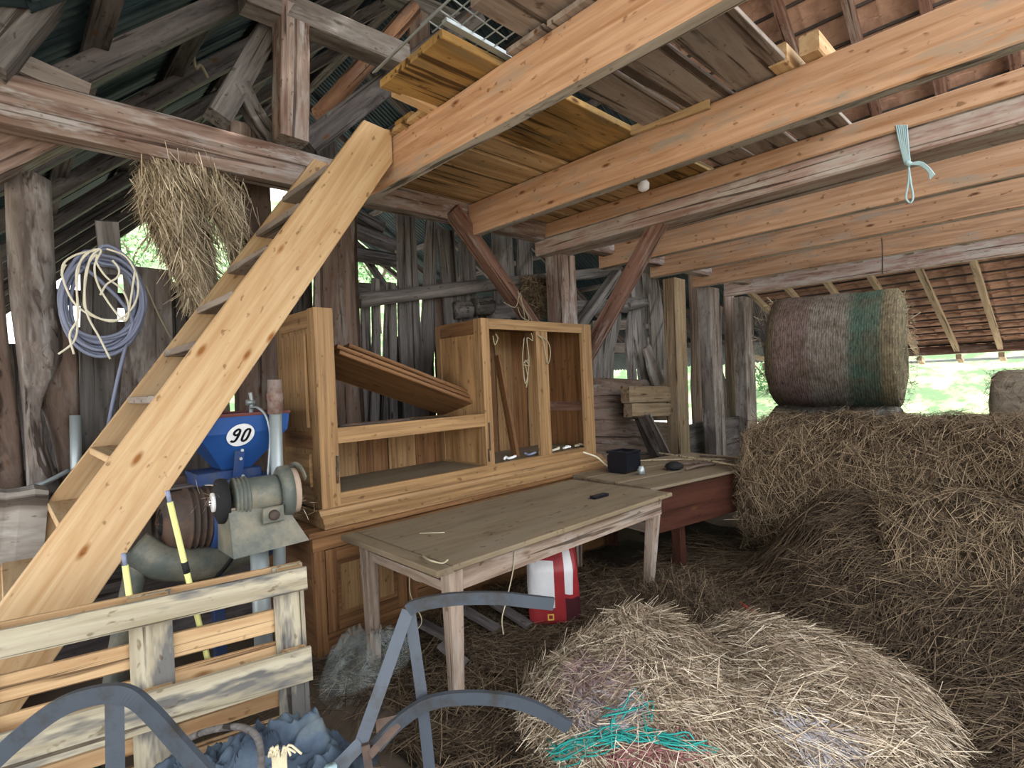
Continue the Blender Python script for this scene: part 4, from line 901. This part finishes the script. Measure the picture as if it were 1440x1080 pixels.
fb(c2, 'arch_post', [(161, 980, 1.71), (163, 1150, 1.68)], .05, .014, up=vw2, sm=1)

# ================================================================ CLOTH, ROPES
cb = blob('denim_bundle', atd(385, 1068, 2.05)*np.array((1, 1, 0)), .36, .27, .26, W['cloth'], 5, amp=.45, pw=.45, n=90, ang=-.5, fold=1.2, crease=.05); tag(cb, 'crumpled blue grey denim cloth heaped against the right end of the pallet', 'cloth')
cb2 = blob('denim_rag', atd(262, 1085, 1.98)*np.array((1, 1, 0)), .3, .25, .22, W['cloth'], 9, amp=.35, pw=.5, n=70, fold=1.2, crease=.045); tag(cb2, 'lower flatter blue cloth left of the denim heap, in front of the pallet', 'cloth')
tag(blob('green_tarp', atd(60, 1110, 2.0)*np.array((1, 1, 0)), .26, .2, .2, plain('green_tarp_mat', '2f5a50', .6), 12, amp=.4), 'dark green tarp scrap on the floor below the left steel arch', 'tarp')
tag(tube('old_rope', [atd(245, 1050, 1.98), atd(285, 1030, 1.96), atd(330, 1022, 1.92), atd(358, 1032, 1.88), atd(367, 1060, 1.86), atd(366, 1100, 1.86)], .012, W['grey'], n=8), 'grey rope lying over the denim cloth', 'rope')
ft = thing('frayed_rope', atd(392, 1070, 1.75), 'frayed cream rope end in front of the denim cloth', 'rope')
for i in range(12):
    a = i/11; tube('rope_strand', [atd(383+22*a, 1100, 1.75), atd(384+18*a, 1070, 1.75), atd(378+28*a+rnd.uniform(-4, 4), 1046+rnd.uniform(0, 12), 1.75-.02*rnd.random()), atd(372+46*a*a+6, 1052+rnd.uniform(0, 16), 1.74)], .004, W['rope'], ft, n=5, sm=4)
q = atd(465, 1082, 1.9); tag(tube('rope_end', [q-zz*.08, q+np.array((.0, 0, .01))], .022, W['twineblue'], n=8, sm=2), 'pale blue rope end at the bottom, left of the steel legs', 'rope')

# ================================================================ COILS ON THE WALL
peg = tag(beam('wall_peg', at(158, 385, y=4.42), at(150, 311, y=4.3), .12, .05, W['grey'], up=(0, 1, 0)), 'short grey board end that the cable coils hang on', 'board')
P = []
for k in range(11):
    cx, cy = 143+rnd.uniform(-4, 4), 424+rnd.uniform(-5, 6); rx, ry = 52+rnd.uniform(-9, 9), 64+rnd.uniform(-12, 12)
    for i in range(14):
        a = 2*math.pi*i/14-math.pi/2; q = at(cx+rx*math.cos(a), cy+ry*math.sin(a), y=4.36-.012*(k % 6)-.02*math.sin(a)); P.append(q)
P += [at(183, 440, y=4.3), at(178, 480, y=4.3), at(164, 540, y=4.32), at(152, 600, y=4.36)]
tag(tube('hose_coil', P, .0115, W['hose'], n=7, sm=3), 'thick coil of blue grey hose hanging on the slab wall', 'hose')
hc = thing('cable_coil', at(143, 420, y=4.2), 'cream cable loosely looped over the blue grey hose coil', 'cable')
loops = [[(104, 487+11), (98, 470), (110, 445), (108, 400), (116, 362), (140, 350), (126, 366), (118, 420), (126, 440), (160, 452), (188, 430), (194, 395), (178, 362), (150, 350)],
         [(82, 498), (106, 476), (109, 430), (108, 380), (125, 355), (142, 352), (133, 375), (140, 405), (165, 442), (178, 450), (184, 420), (190, 380)],
         [(155, 505), (140, 475), (122, 440), (119, 400), (124, 372), (136, 358), (136, 370), (150, 390), (172, 408), (181, 432), (176, 448), (140, 448), (106, 428), (88, 390), (92, 372)],
         [(141, 415), (150, 400), (165, 390), (167, 378), (158, 366)], [(87, 388), (90, 370), (108, 358), (135, 352)]]
for L in loops: tube('loop', [at(x, y, y=4.2-.008*rnd.random()) for x, y in L], .0065, W['cream'], hc, n=6, sm=6)
tag(tube('wall_hose', [at(-40, 695, y=4.3), at(20, 690, y=4.3), at(60, 680, y=4.3), at(96, 662, y=4.36)], .014, W['galv'], n=7), 'thin grey hose along the foot of the slab wall above the pale block', 'hose')
tag(tube('wall_wire', [at(205, 400, y=4.5), at(222, 440, y=4.5), at(240, 475, y=4.5)], .006, W['twine'], n=5), 'thin pale cord hanging on the plank right of the cable coils', 'cord')
q = at(905, 264, x=3.9); tag(lathe('insulator_ball', q-zz*.03, q+zz*.06, [(0, .02), (.02, .045), (.06, .05), (.09, .03)], W['white'], n=14), 'small white ball in the gap between the second joist and the grey girder', 'ball')
tag(tube('rafter_twine', [at(267, 52, y=5.55), at(272, 78, y=5.5), at(275, 96, y=5.5), at(282, 92, y=5.5), at(292, 109, y=5.5)], .014, W['twine'], n=5), 'twine hanging from a dark rafter left of the sloping strut', 'twine')
# blue twine on the girder
bt = thing('blue_twine', at(1275, 230, x=4.42), 'pale blue twine knotted around the weathered grey girder', 'twine')
for i in range(6): tube('strand', [at(1260+3*i, 176, x=4.42), at(1266+2.2*i, 205, x=4.41), at(1273+1.4*i, 232, x=4.41)], .006, W['twineblue'], bt, n=5)
tube('knot', [at(1274, 228, x=4.4), at(1281, 232, x=4.4)], .018, W['twineblue'], bt, n=8, sm=2)
for i in range(4): tube('strand', [at(1278, 231, x=4.4), at(1294, 228+i*1.5, x=4.4), at(1306, 236+i*2, x=4.4), at(1314-i*2, 246+i*2, x=4.4)], .006, W['twineblue'], bt, n=5)
for sx_ in (-5, 5): tube('loop', [at(1278, 235, x=4.4), at(1279+sx_*.3, 255, x=4.4), at(1279+sx_, 278, x=4.4), at(1280, 286, x=4.4)], .007, W['twineblue'], bt, n=5)
tag(tube('short_cord', [at(1240, 335, x=7.), at(1241, 350, x=7.), at(1241, 385, x=7.)], .008, W['rustdark'], n=5), 'dark cord hanging from a joist above the striped bale', 'cord')

# ================================================================ HAY
def heightmesh(name, f, x0, x1, y0, y1, n, mat):
    V = [(x0+(x1-x0)*i/n, y0+(y1-y0)*j/n, 0) for i in range(n+1) for j in range(n+1)]; V = [(x, y, f(x, y)) for x, y, _ in V]
    return mesh(name, V, [(i*(n+1)+j, (i+1)*(n+1)+j, (i+1)*(n+1)+j+1, i*(n+1)+j+1) for i in range(n) for j in range(n)], mat, None, smooth=True)
def scatter(name, f, pts, flow, Lr, wd, mat, parent, spread=.6, lift=.12, sink=.004):
    P, D, N = [], [], []; e = .02
    for (x, y) in pts:
        z = f(x, y)
        if z < -.02: continue
        gx, gy = (f(x+e, y)-z)/e, (f(x, y+e)-z)/e; n_ = np.array((-gx, -gy, 1)); n_ /= np.linalg.norm(n_)
        a = flow(x, y)+RS.normal(0, spread); d = np.array((math.cos(a), math.sin(a), 0)); d[2] = gx*d[0]+gy*d[1]; P.append((x, y, z+sink)); D.append(d); N.append(n_)
    return strands(name, P, D, N, Lr, wd, mat, parent, lift=lift)
def sm01(t): t = min(max(t, 0), 1); return t*t*(3-2*t)
hc0 = at(985, 1000, z=0); vd = np.array((CF[0], CF[1])); vr = np.array((CR[0], CR[1])); vd /= np.linalg.norm(vd); vr /= np.linalg.norm(vr)
def f_heap(x, y):
    d = np.array((x, y))-hc0[:2]; a = d@vr; b = d@vd
    if a > 0: a *= .8
    if b < 0: b *= .8
    r = math.hypot(a/.86, b/.6); h = .33*max(0, 1-r**2.3)**.75
    dip = .08*math.exp(-((a-.06)/.13)**2)*sm01((b+.5)/.5)-.07*math.exp(-((a+.3)/.22)**2-((b-.1)/.35)**2)
    return max(h-dip*(h > .1), -.05)*(1+.06*lump(x*3, y*3)) - (.06 if r > 1 else 0) + .012*lump(x*9, y*9, 2)
hp_ = heightmesh('hay_heap', f_heap, hc0[0]-1.4, hc0[0]+1.4, hc0[1]-1.5, hc0[1]+1.3, 60, W['haybase_l']); tag(hp_, 'pale loose hay heap with teal twine in the foreground', 'hay', kind='stuff')
pts = hc0[:2]+np.stack([RS.normal(0, .62, 42000), RS.normal(0, .6, 42000)], 1)
fl_ang = math.atan2(vr[1]-.75*vd[1], vr[0]-.75*vd[0])
strands_h = scatter('hay_strands', f_heap, pts, lambda x, y: fl_ang+.9*lump(x*1.6, y*1.6, 4), (.08, .34), .0032, W['straw'], hp_, .55, .1, .008)
def netpatch(px0, px1, py0, py1, n, mats, name, sp=.5):
    P = []
    for _ in range(n):
        px, py = px0+(px1-px0)*RS.beta(2, 2), py0+(py1-py0)*RS.beta(2, 2)
        q = None
        for dep in np.linspace(1.5, 3.2, 60):
            c = atd(px, py, dep)
            if c[2] <= f_heap(c[0], c[1])+.012: q = c; break
        if q is not None: P.append((q[0], q[1]))
    return scatter(name, f_heap, P, lambda x, y: fl_ang+1.2*lump(x*2, y*2), (.06, .22), .0045, mats, hp_, sp, .05, .02)
W['pink'] = hay('pink_net_strands', ['8f7272', 'a58c8a', '7d6264', 'a99c96']); W['lilac'] = hay('lilac_net_strands', ['8d898f', 'aaa6aa', '77737a', '9a928e']); W['rednet'] = hay('red_net_strands', ['7d5050', '946664', '6a4040'])
netpatch(790, 890, 935, 1010, 700, W['pink'], 'pink_net'); netpatch(800, 900, 985, 1040, 600, W['lilac'], 'lilac_net'); netpatch(840, 980, 1062, 1085, 450, W['rednet'], 'red_net'); netpatch(1100, 1200, 1030, 1085, 260, W['lilac'], 'lilac_net')
def onheap(px, py, up=.03):
    for dep in np.linspace(1.4, 3.4, 160):
        c = atd(px, py, dep)
        if c[2] <= f_heap(c[0], c[1])+up: return c
    return atd(px, py, 2.3)
tt = thing('teal_twine', onheap(870, 1040), 'tangled teal twine lying across the pale hay heap', 'twine')
for i in range(30):
    j = lambda s: rnd.gauss(0, s*1.5)
    pts_ = [(762+j(6), 1066+j(7)), (800+j(6), 1054+j(6)), (845+j(6), 1040+j(6)), (880+j(8), 1032+j(6)), (920+j(8), 1036+j(6)), (958+j(8), 1046+j(5)), (985+j(8), 1058+j(5))]
    if i % 3 == 0: pts_ = pts_[:4]
    if i % 5 == 0: pts_ = [(850+j(8), 1015+j(9)), (870+j(8), 1000+j(10)), (900+j(10), 1005+j(9)), (925+j(8), 1012+j(9))]
    tube('strand', [onheap(*p, up=.055+.035*rnd.random()) for p in pts_], .0034, W['teal'], tt, n=4, sm=3)
# middle mound with a bit of net
mc = at(965, 885, z=0)
def f_mound(x, y):
    d = np.array((x, y))-mc[:2]; a, b = d@vr, d@vd; r = math.hypot(a/.42, b/.45); return .22*max(0, 1-r*r)**.8*(1+.2*lump(x*5, y*5))-.03*(r > 1)+.0
mo = heightmesh('hay_mound', f_mound, mc[0]-.65, mc[0]+.65, mc[1]-.65, mc[1]+.65, 30, W['haybase']); tag(mo, 'low dark hay mound between the pale heap and the trough', 'hay', kind='stuff')
scatter('hay_strands', f_mound, mc[:2]+RS.normal(0, .28, (6000, 2)), lambda x, y: 3*lump(x*3, y*3), (.08, .26), .003, W['straw_shaded'], mo, 1.2, .25, .01)
for pts_, c, lab in (([(1040, 850), (1058, 862), (1082, 880)], plain('red_net_twist', '9c3a30', .7), 'twisted scrap of red net beside the low hay mound'), ([(1045, 876), (1060, 872), (1074, 880)], plain('green_net_twist', '2f6a4c', .7), 'twisted scrap of green net beside the low hay mound')):
    tag(tube('net_scrap', [at(x, y, z=.12) for x, y in pts_], .02, c, n=6), lab, 'net')
# litter and drift towards the bales
def f_drift(x, y):
    t_ = sm01((x-3.0)/1.75)*sm01((2.0-y)/.8); return .62*t_*(1+.15*lump(x*1.5, y*1.5, 1))+.02*lump(x*5, y*5, 2)*(t_ > .01) + .03*lump(x*2.2, y*2.2, 6)+.03*sm01((x-1.3)/.5)-.012
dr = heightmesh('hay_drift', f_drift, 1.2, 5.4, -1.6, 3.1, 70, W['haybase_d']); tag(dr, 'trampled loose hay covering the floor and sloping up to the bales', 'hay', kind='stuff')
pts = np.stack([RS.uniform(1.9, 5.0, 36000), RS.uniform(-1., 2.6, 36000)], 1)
scatter('hay_strands', f_drift, pts, lambda x, y: -1.1+1.1*lump(x*1.3, y*1.3, 8), (.08, .34), .0032, W['straw_shaded'], dr, .7, .1, .006)
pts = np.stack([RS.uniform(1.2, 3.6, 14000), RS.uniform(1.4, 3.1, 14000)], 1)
scatter('litter_strands', f_drift, pts, lambda x, y: 3*lump(x*2, y*2, 8), (.06, .26), .003, W['straw_shaded'], dr, 1.2, .12, .012)
fl_ = lambda x, y: .006
scatter('floor_straw', fl_, np.stack([RS.uniform(.6, 2.2, 700), RS.uniform(2., 3.1, 700)], 1), lambda x, y: 0, (.05, .2), .003, W['straw_shaded'], dr, 3, .05, .004)

def bale(name, c, ax, L, R, mat, label, nstr, smat, ends=(True, True), strand_w=.0034, wrap=False, lum=.03, Lr=(.06, .26), group=None):
    c = np.array(c, float); ax = np.array(ax, float); ax /= np.linalg.norm(ax); e1 = np.cross(ax, zz); e1 /= np.linalg.norm(e1); e2 = np.cross(e1, ax); e2 = e2 if e2[2] > 0 else -e2
    n = 56; sd_ = rnd.random()*20
    rows = [(-.5, .0), (-.505, .4), (-.5, .75), (-.485, .92), (-.455, 1.0)]+[(-.455+.91*k/12, 1.0) for k in range(1, 12)]+[(.455, 1.0), (.485, .92), (.5, .75), (.505, .4), (.5, .0)]
    def rad(t, a): return R*(1+lum*lump(t*3+sd_, math.cos(a)*2+sd_)+lum*.6*lump(math.sin(a)*4, t*6, sd_)+(-.05*max(0, -math.sin(a)-.8)))
    m = Matrix.Identity(4)
    for i in range(3): m[i][0], m[i][1], m[i][2], m[i][3] = ax[i], e1[i], e2[i], c[i]
    V = []
    for (t_, k) in rows:
        for i in range(n): a = 2*math.pi*i/n; r = rad(t_, a)*k; V.append((t_*L*(1+.02*lump(a*2, t_, sd_)), r*math.cos(a), r*math.sin(a)))
    Fc = [(k*n+i, k*n+(i+1) % n, (k+1)*n+(i+1) % n, (k+1)*n+i) for k in range(len(rows)-1) for i in range(n)]
    o = mesh(name, V, Fc, mat, None, m, smooth=True)
    if np.linalg.det(np.array(m.to_3x3())) < 0: o.data.flip_normals()
    tag(o, label, 'bale', group)
    if nstr:
        k = int(nstr*.72); t_ = RS.uniform(-.5, .5, k); a = RS.uniform(0, 2*math.pi, k); rr = np.array([rad(x, y) for x, y in zip(t_, a)])
        nn = e1*np.cos(a)[:, None]+e2*np.sin(a)[:, None]; tg = -e1*np.sin(a)[:, None]+e2*np.cos(a)[:, None]
        P = c+ax*(t_*L)[:, None]+nn*rr[:, None]; mixa = RS.normal(0, .8, k)[:, None]; Dd = tg*np.cos(mixa)+ax*np.sin(mixa)
        k2 = nstr-k; s_ = RS.choice([-1, 1], k2); a = RS.uniform(0, 2*math.pi, k2); q = np.sqrt(RS.uniform(0, 1, k2))*R
        P2 = c+ax*(s_*.505*L)[:, None]+(e1*np.cos(a)[:, None]+e2*np.sin(a)[:, None])*q[:, None]; N2 = ax*s_[:, None]; D2 = (-e1*np.sin(a)[:, None]+e2*np.cos(a)[:, None])+.5*RS.normal(0, 1, (k2, 3))
        strands('hay_strands', np.vstack([P, P2]), np.vstack([Dd, D2]), np.vstack([nn, N2]), Lr, strand_w, smat, o, lift=.1, bend=.6)
    return o
AY = (0, -1, 0)
bale('round_bale', (5.14, 1.4, .54), (.05, -1, 0), 1.25, .62, W['haybase'], 'loose round hay bale right of the trough, nearest its end', 24000, W['straw_dark'], lum=.1)
bale('round_bale', (5.25, .12, .54), (-.1, -1, 0), 1.25, .63, W['haybase'], 'loose round hay bale at the right edge of the picture', 20000, W['straw_dark'], lum=.1)
bale('round_bale', (4.5, .3, .22), (.25, -1, 0), 1.3, .5, W['haybase'], 'slumped low hay bale at the foot of the right bale', 14000, W['straw_dark'], lum=.12)
t = NT('dark_bale_wrap'); f = t.noise(t.coord((30, 6, 6)), 1., 6.); t.col(t.ramp(f, [(.35, '33302c'), (.6, '5d5a52'), (.75, '8a8c88')])); t.bump(f, .5, .02); W['darkwrap'] = t.m
bale('wrapped_bale', (6.95, 1.95, .56), AY, 1.3, .6, W['darkwrap'], 'dark net-wrapped bale underneath the striped bale', 1500, W['straw_dark'], Lr=(.05, .15))
bale('wrapped_bale', (6.9, .55, .5), AY, 1.2, .56, W['haybase'], 'bale behind the right loose bale, under the gap of daylight', 3500, W['straw_dark'])
t = NT('grey_bale'); f = t.noise(t.coord((8, 14, 14)), 1., 8., .75); t.col(t.ramp(f, [(.3, '5b5349'), (.7, '8d8372')])); t.bump(f, .6, .02); W['greybale'] = t.m
bale('grey_bale', (8.0, .05, .8), AY, 1.25, .68, W['greybale'], 'shaded grey bale at the right edge behind the loose bales', 3500, W['straw_dark'], Lr=(.04, .15))
# striped bale
t = NT('striped_net_wrap'); tcn = t.n('TexCoord'); sx = t.n('SeparateXYZ'); t.l(tcn.outputs['Object'], sx.inputs[0])
mr = t.n('MapRange'); t.l(sx.outputs[0], mr.inputs[0]); mr.inputs[1].default_value = -.62; mr.inputs[2].default_value = .62
nz = t.noise(t.coord((9, 9, 9), False), 1., 5.); ad = t.n('Math', operation='MULTIPLY_ADD'); t.l(nz, ad.inputs[0]); ad.inputs[1].default_value = .05; t.l(mr.outputs[0], ad.inputs[2])
band = t.ramp(ad.outputs[0], [(0, '6d604c'), (.13, '7d6862'), (.36, '8d857c'), (.62, '4c6557'), (.9, '85795e')]); band.node.color_ramp.interpolation = 'EASE'
for e_, p_ in zip(band.node.color_ramp.elements, (.05, .15, .42, .74, .95)): e_.position = p_
e = band.node.color_ramp.elements.new(.34); e.color = lin('7c6863'); e = band.node.color_ramp.elements.new(.62); e.color = lin('8a8278'); e = band.node.color_ramp.elements.new(.88); e.color = lin('55695a')
fine = t.noise(t.coord((46, 10, 10), False), 1.3, 4., .8); fib = t.ramp(fine, [(.36, .35), (.6, 1.1)])
wv = t.n('TexWave'); wv.wave_type = 'BANDS'; wv.bands_direction = 'X'; t.l(t.coord((1, 1, 1), False), wv.inputs['Vector']); wv.inputs['Scale'].default_value = 14; wv.inputs['Distortion'].default_value = 1.5
fib = t.mix(.35, fib, wv.outputs['Fac'], 'MULTIPLY'); band = t.mix(t.ramp(t.noise(t.coord((3, 5, 5), False), 1., 6., .7), [(.42, .0), (.68, .75)]), band, '5f5240')
t.col(t.mix(1., band, fib, 'MULTIPLY')); t.bump(fine, .5, .015); t.b.inputs['Roughness'].default_value = .8; W['striped'] = t.m
bs = atd(1176, 487, 6.3)
sb_ = bale('striped_bale', (bs[0], bs[1], 1.78), (.12, -1, -.03), 1.3, .66, W['striped'], 'round bale in pink, white and green striped net on the dark bale', 0, None, lum=.02)
k = 900; a = RS.uniform(0, 2*math.pi, k); q = np.sqrt(RS.uniform(0.1, 1, k))*.66; axx = np.array((.12, -1, -.03)); axx /= np.linalg.norm(axx); s_ = RS.choice([-1, 1], k)
strands('hay_fringe', np.array((bs[0], bs[1], 1.78))+axx*(s_*.64)[:, None]+np.stack([np.cos(a)*q, np.zeros(k), np.sin(a)*q], 1), RS.normal(0, 1, (k, 3)), axx*s_[:, None], (.05, .16), .005, W['straw_pale'], sb_)

# hay hanging from the tie beam
hk = thing('hanging_hay', at(250, 225, y=4.3), 'bundle of pale dry hay hanging from the tie beam left of the stairs', 'hay', kind='stuff')
axis = smooth_path([(236, 236, 0), (238, 262, 0), (245, 300, 0), (262, 350, 0), (278, 400, 0), (284, 425, 0)], 12)
Pp, Dd, Nn = [], [], []
for i in range(15000):
    t_ = RS.uniform(0, 1); k = t_*(len(axis)-1); q = axis[int(k)]; wd = 24+28*math.sin(math.pi*min(1, t_*1.25))*(1-.4*t_)+14*max(0, .15-t_)/.15; a = RS.normal(0, .45); a = max(-1, min(1, a))
    x = q[0]+a*wd; y = q[1]+RS.normal(0, 8)
    if RS.rand() < .25: s = RS.uniform(0, 1); x = 262+70*s+RS.normal(0, 9); y = 245+85*s*s+RS.normal(0, 12+14*s)
    dy = RS.normal(0, .1)
    Pp.append(at(x, y, y=4.42+dy-.18*math.cos(a*1.5))); Dd.append((.3+.5*a+RS.normal(0, .35), RS.normal(0, .25), -1.)); Nn.append((RS.normal(0, .4), -1, RS.normal(0, .3)))
strands('hay_strands', Pp, Dd, Nn, (.06, .26), .0048, W['straw_pale'], hk, lift=.1)
cv, cf = sweep([at(q[0], q[1], y=4.36) for q in axis], circ(.15, 12), scale=[.7+.5*math.sin(math.pi*min(1, i/len(axis)*1.2)) for i in range(len(axis))]); core = mesh('hay_core', cv, cf, W['haybase_l'], hk, smooth=True)
k = 1200; P = np.array([at(RS.uniform(735, 768), RS.uniform(392, 445), y=4.3+RS.uniform(0, .1)) for _ in range(k)])
nest = thing('straw_tuft', at(752, 440, y=4.35), 'small tuft of straw stuck between the wall log and the brown post', 'straw', kind='stuff'); strands('straw_strands', P, RS.normal(0, 1, (k, 3)), RS.normal(0, 1, (k, 3)), (.08, .25), .005, W['straw_dark'], nest)

# ================================================================ OUTSIDE
def leafball(name, c, r, n, parent, sz=.16, mat='leaf'):
    d = RS.normal(0, 1, (n, 3)); d /= np.linalg.norm(d, axis=1)[:, None]; P = np.array(c)+d*(r*RS.uniform(.55, 1.05, n)**.7)[:, None]*np.array((1, 1, .8))
    A = RS.normal(0, 1, (n, 3)); B = np.cross(A, d); A /= np.linalg.norm(A, axis=1)[:, None]; B /= np.linalg.norm(B, axis=1)[:, None]; s = sz*RS.uniform(.6, 1.3, n)[:, None]
    V = np.stack([P-A*s, P-B*s*.5, P+A*s, P+B*s*.5], 1).reshape(-1, 3)
    o = mesh(name, V, [(4*i, 4*i+1, 4*i+2, 4*i+3) for i in range(n)], W[mat], parent); o['kind'] = 'stuff'; return o
spots = [((1310, 505), 34, 'tree with dark bare limbs on the slope beyond the eave'), ((1430, 500), 30, 'leafy tree beyond the eave at the right edge'), ((1362, 512), 38, 'leafy tree beyond the eave between the pale house and the right edge'), ((1095, 540), 20, 'bright shrub outside seen between the last post and the striped bale'), ((530, 380), 30, 'leafy tree seen through the gable opening above the hutch'), ((180, 360), 27, 'leafy tree seen through the gap above the cable coils')]
for (p, dep, lab) in spots:
    c = atd(*p, dep); r = dep*.045
    tree = thing('tree', (c[0], c[1], c[2]-r*1.3), lab, 'tree', 'trees outside')
    beam('trunk', c-zz*(r*2.6), c, r*.2, r*.2, W['bark'], tree, log=7, rough=.05, w1=r*.1, h1=r*.1)
    for k in range(5):
        a = k*1.3; tube('limb', [c-zz*r*.7, c+np.array((math.cos(a), math.sin(a), .3))*r*.5, c+np.array((math.cos(a+.3), math.sin(a+.3), .9))*r*.95], r*(.06 if 'bare' in lab else .04), W['bark'], tree, n=5, sm=3)
    leafball('foliage', c+zz*r*.2, r*1.05, 90 if 'bare' in lab else (420 if dep > 24 else 700), tree, sz=r*.09)
hq = atd(1283, 528, 40); hs_ = thing('house', hq-zz*2, 'pale house with a light roof on the slope, right of the striped bale', 'house')
hx = np.array((CR[0], CR[1], 0)); hy = np.array((CF[0], CF[1], 0))
hexa('walls', [hq+hx*a+hy*b-zz*2.5 for a, b in ((-1.6, 0), (1.6, 0), (1.6, 3), (-1.6, 3))], [hq+hx*a+hy*b for a, b in ((-1.6, 0), (1.6, 0), (1.6, 3), (-1.6, 3))], W['plaster'], hs_)
for s in (-1, 1):
    mesh('roof_slope', [hq+hx*(s*2)-hy*.3-zz*.3, hq+hx*(s*2)+hy*3.3-zz*.3, hq+hy*3.3+zz*1., hq-hy*.3+zz*1., hq+hx*(s*2)-hy*.3-zz*.22, hq+hx*(s*2)+hy*3.3-zz*.22, hq+hy*3.3+zz*1.1, hq-hy*.3+zz*1.1], [(0, 1, 2, 3), (7, 6, 5, 4), (0, 4, 5, 1), (3, 2, 6, 7), (0, 3, 7, 4), (1, 5, 6, 2)], W['plaster'], hs_)
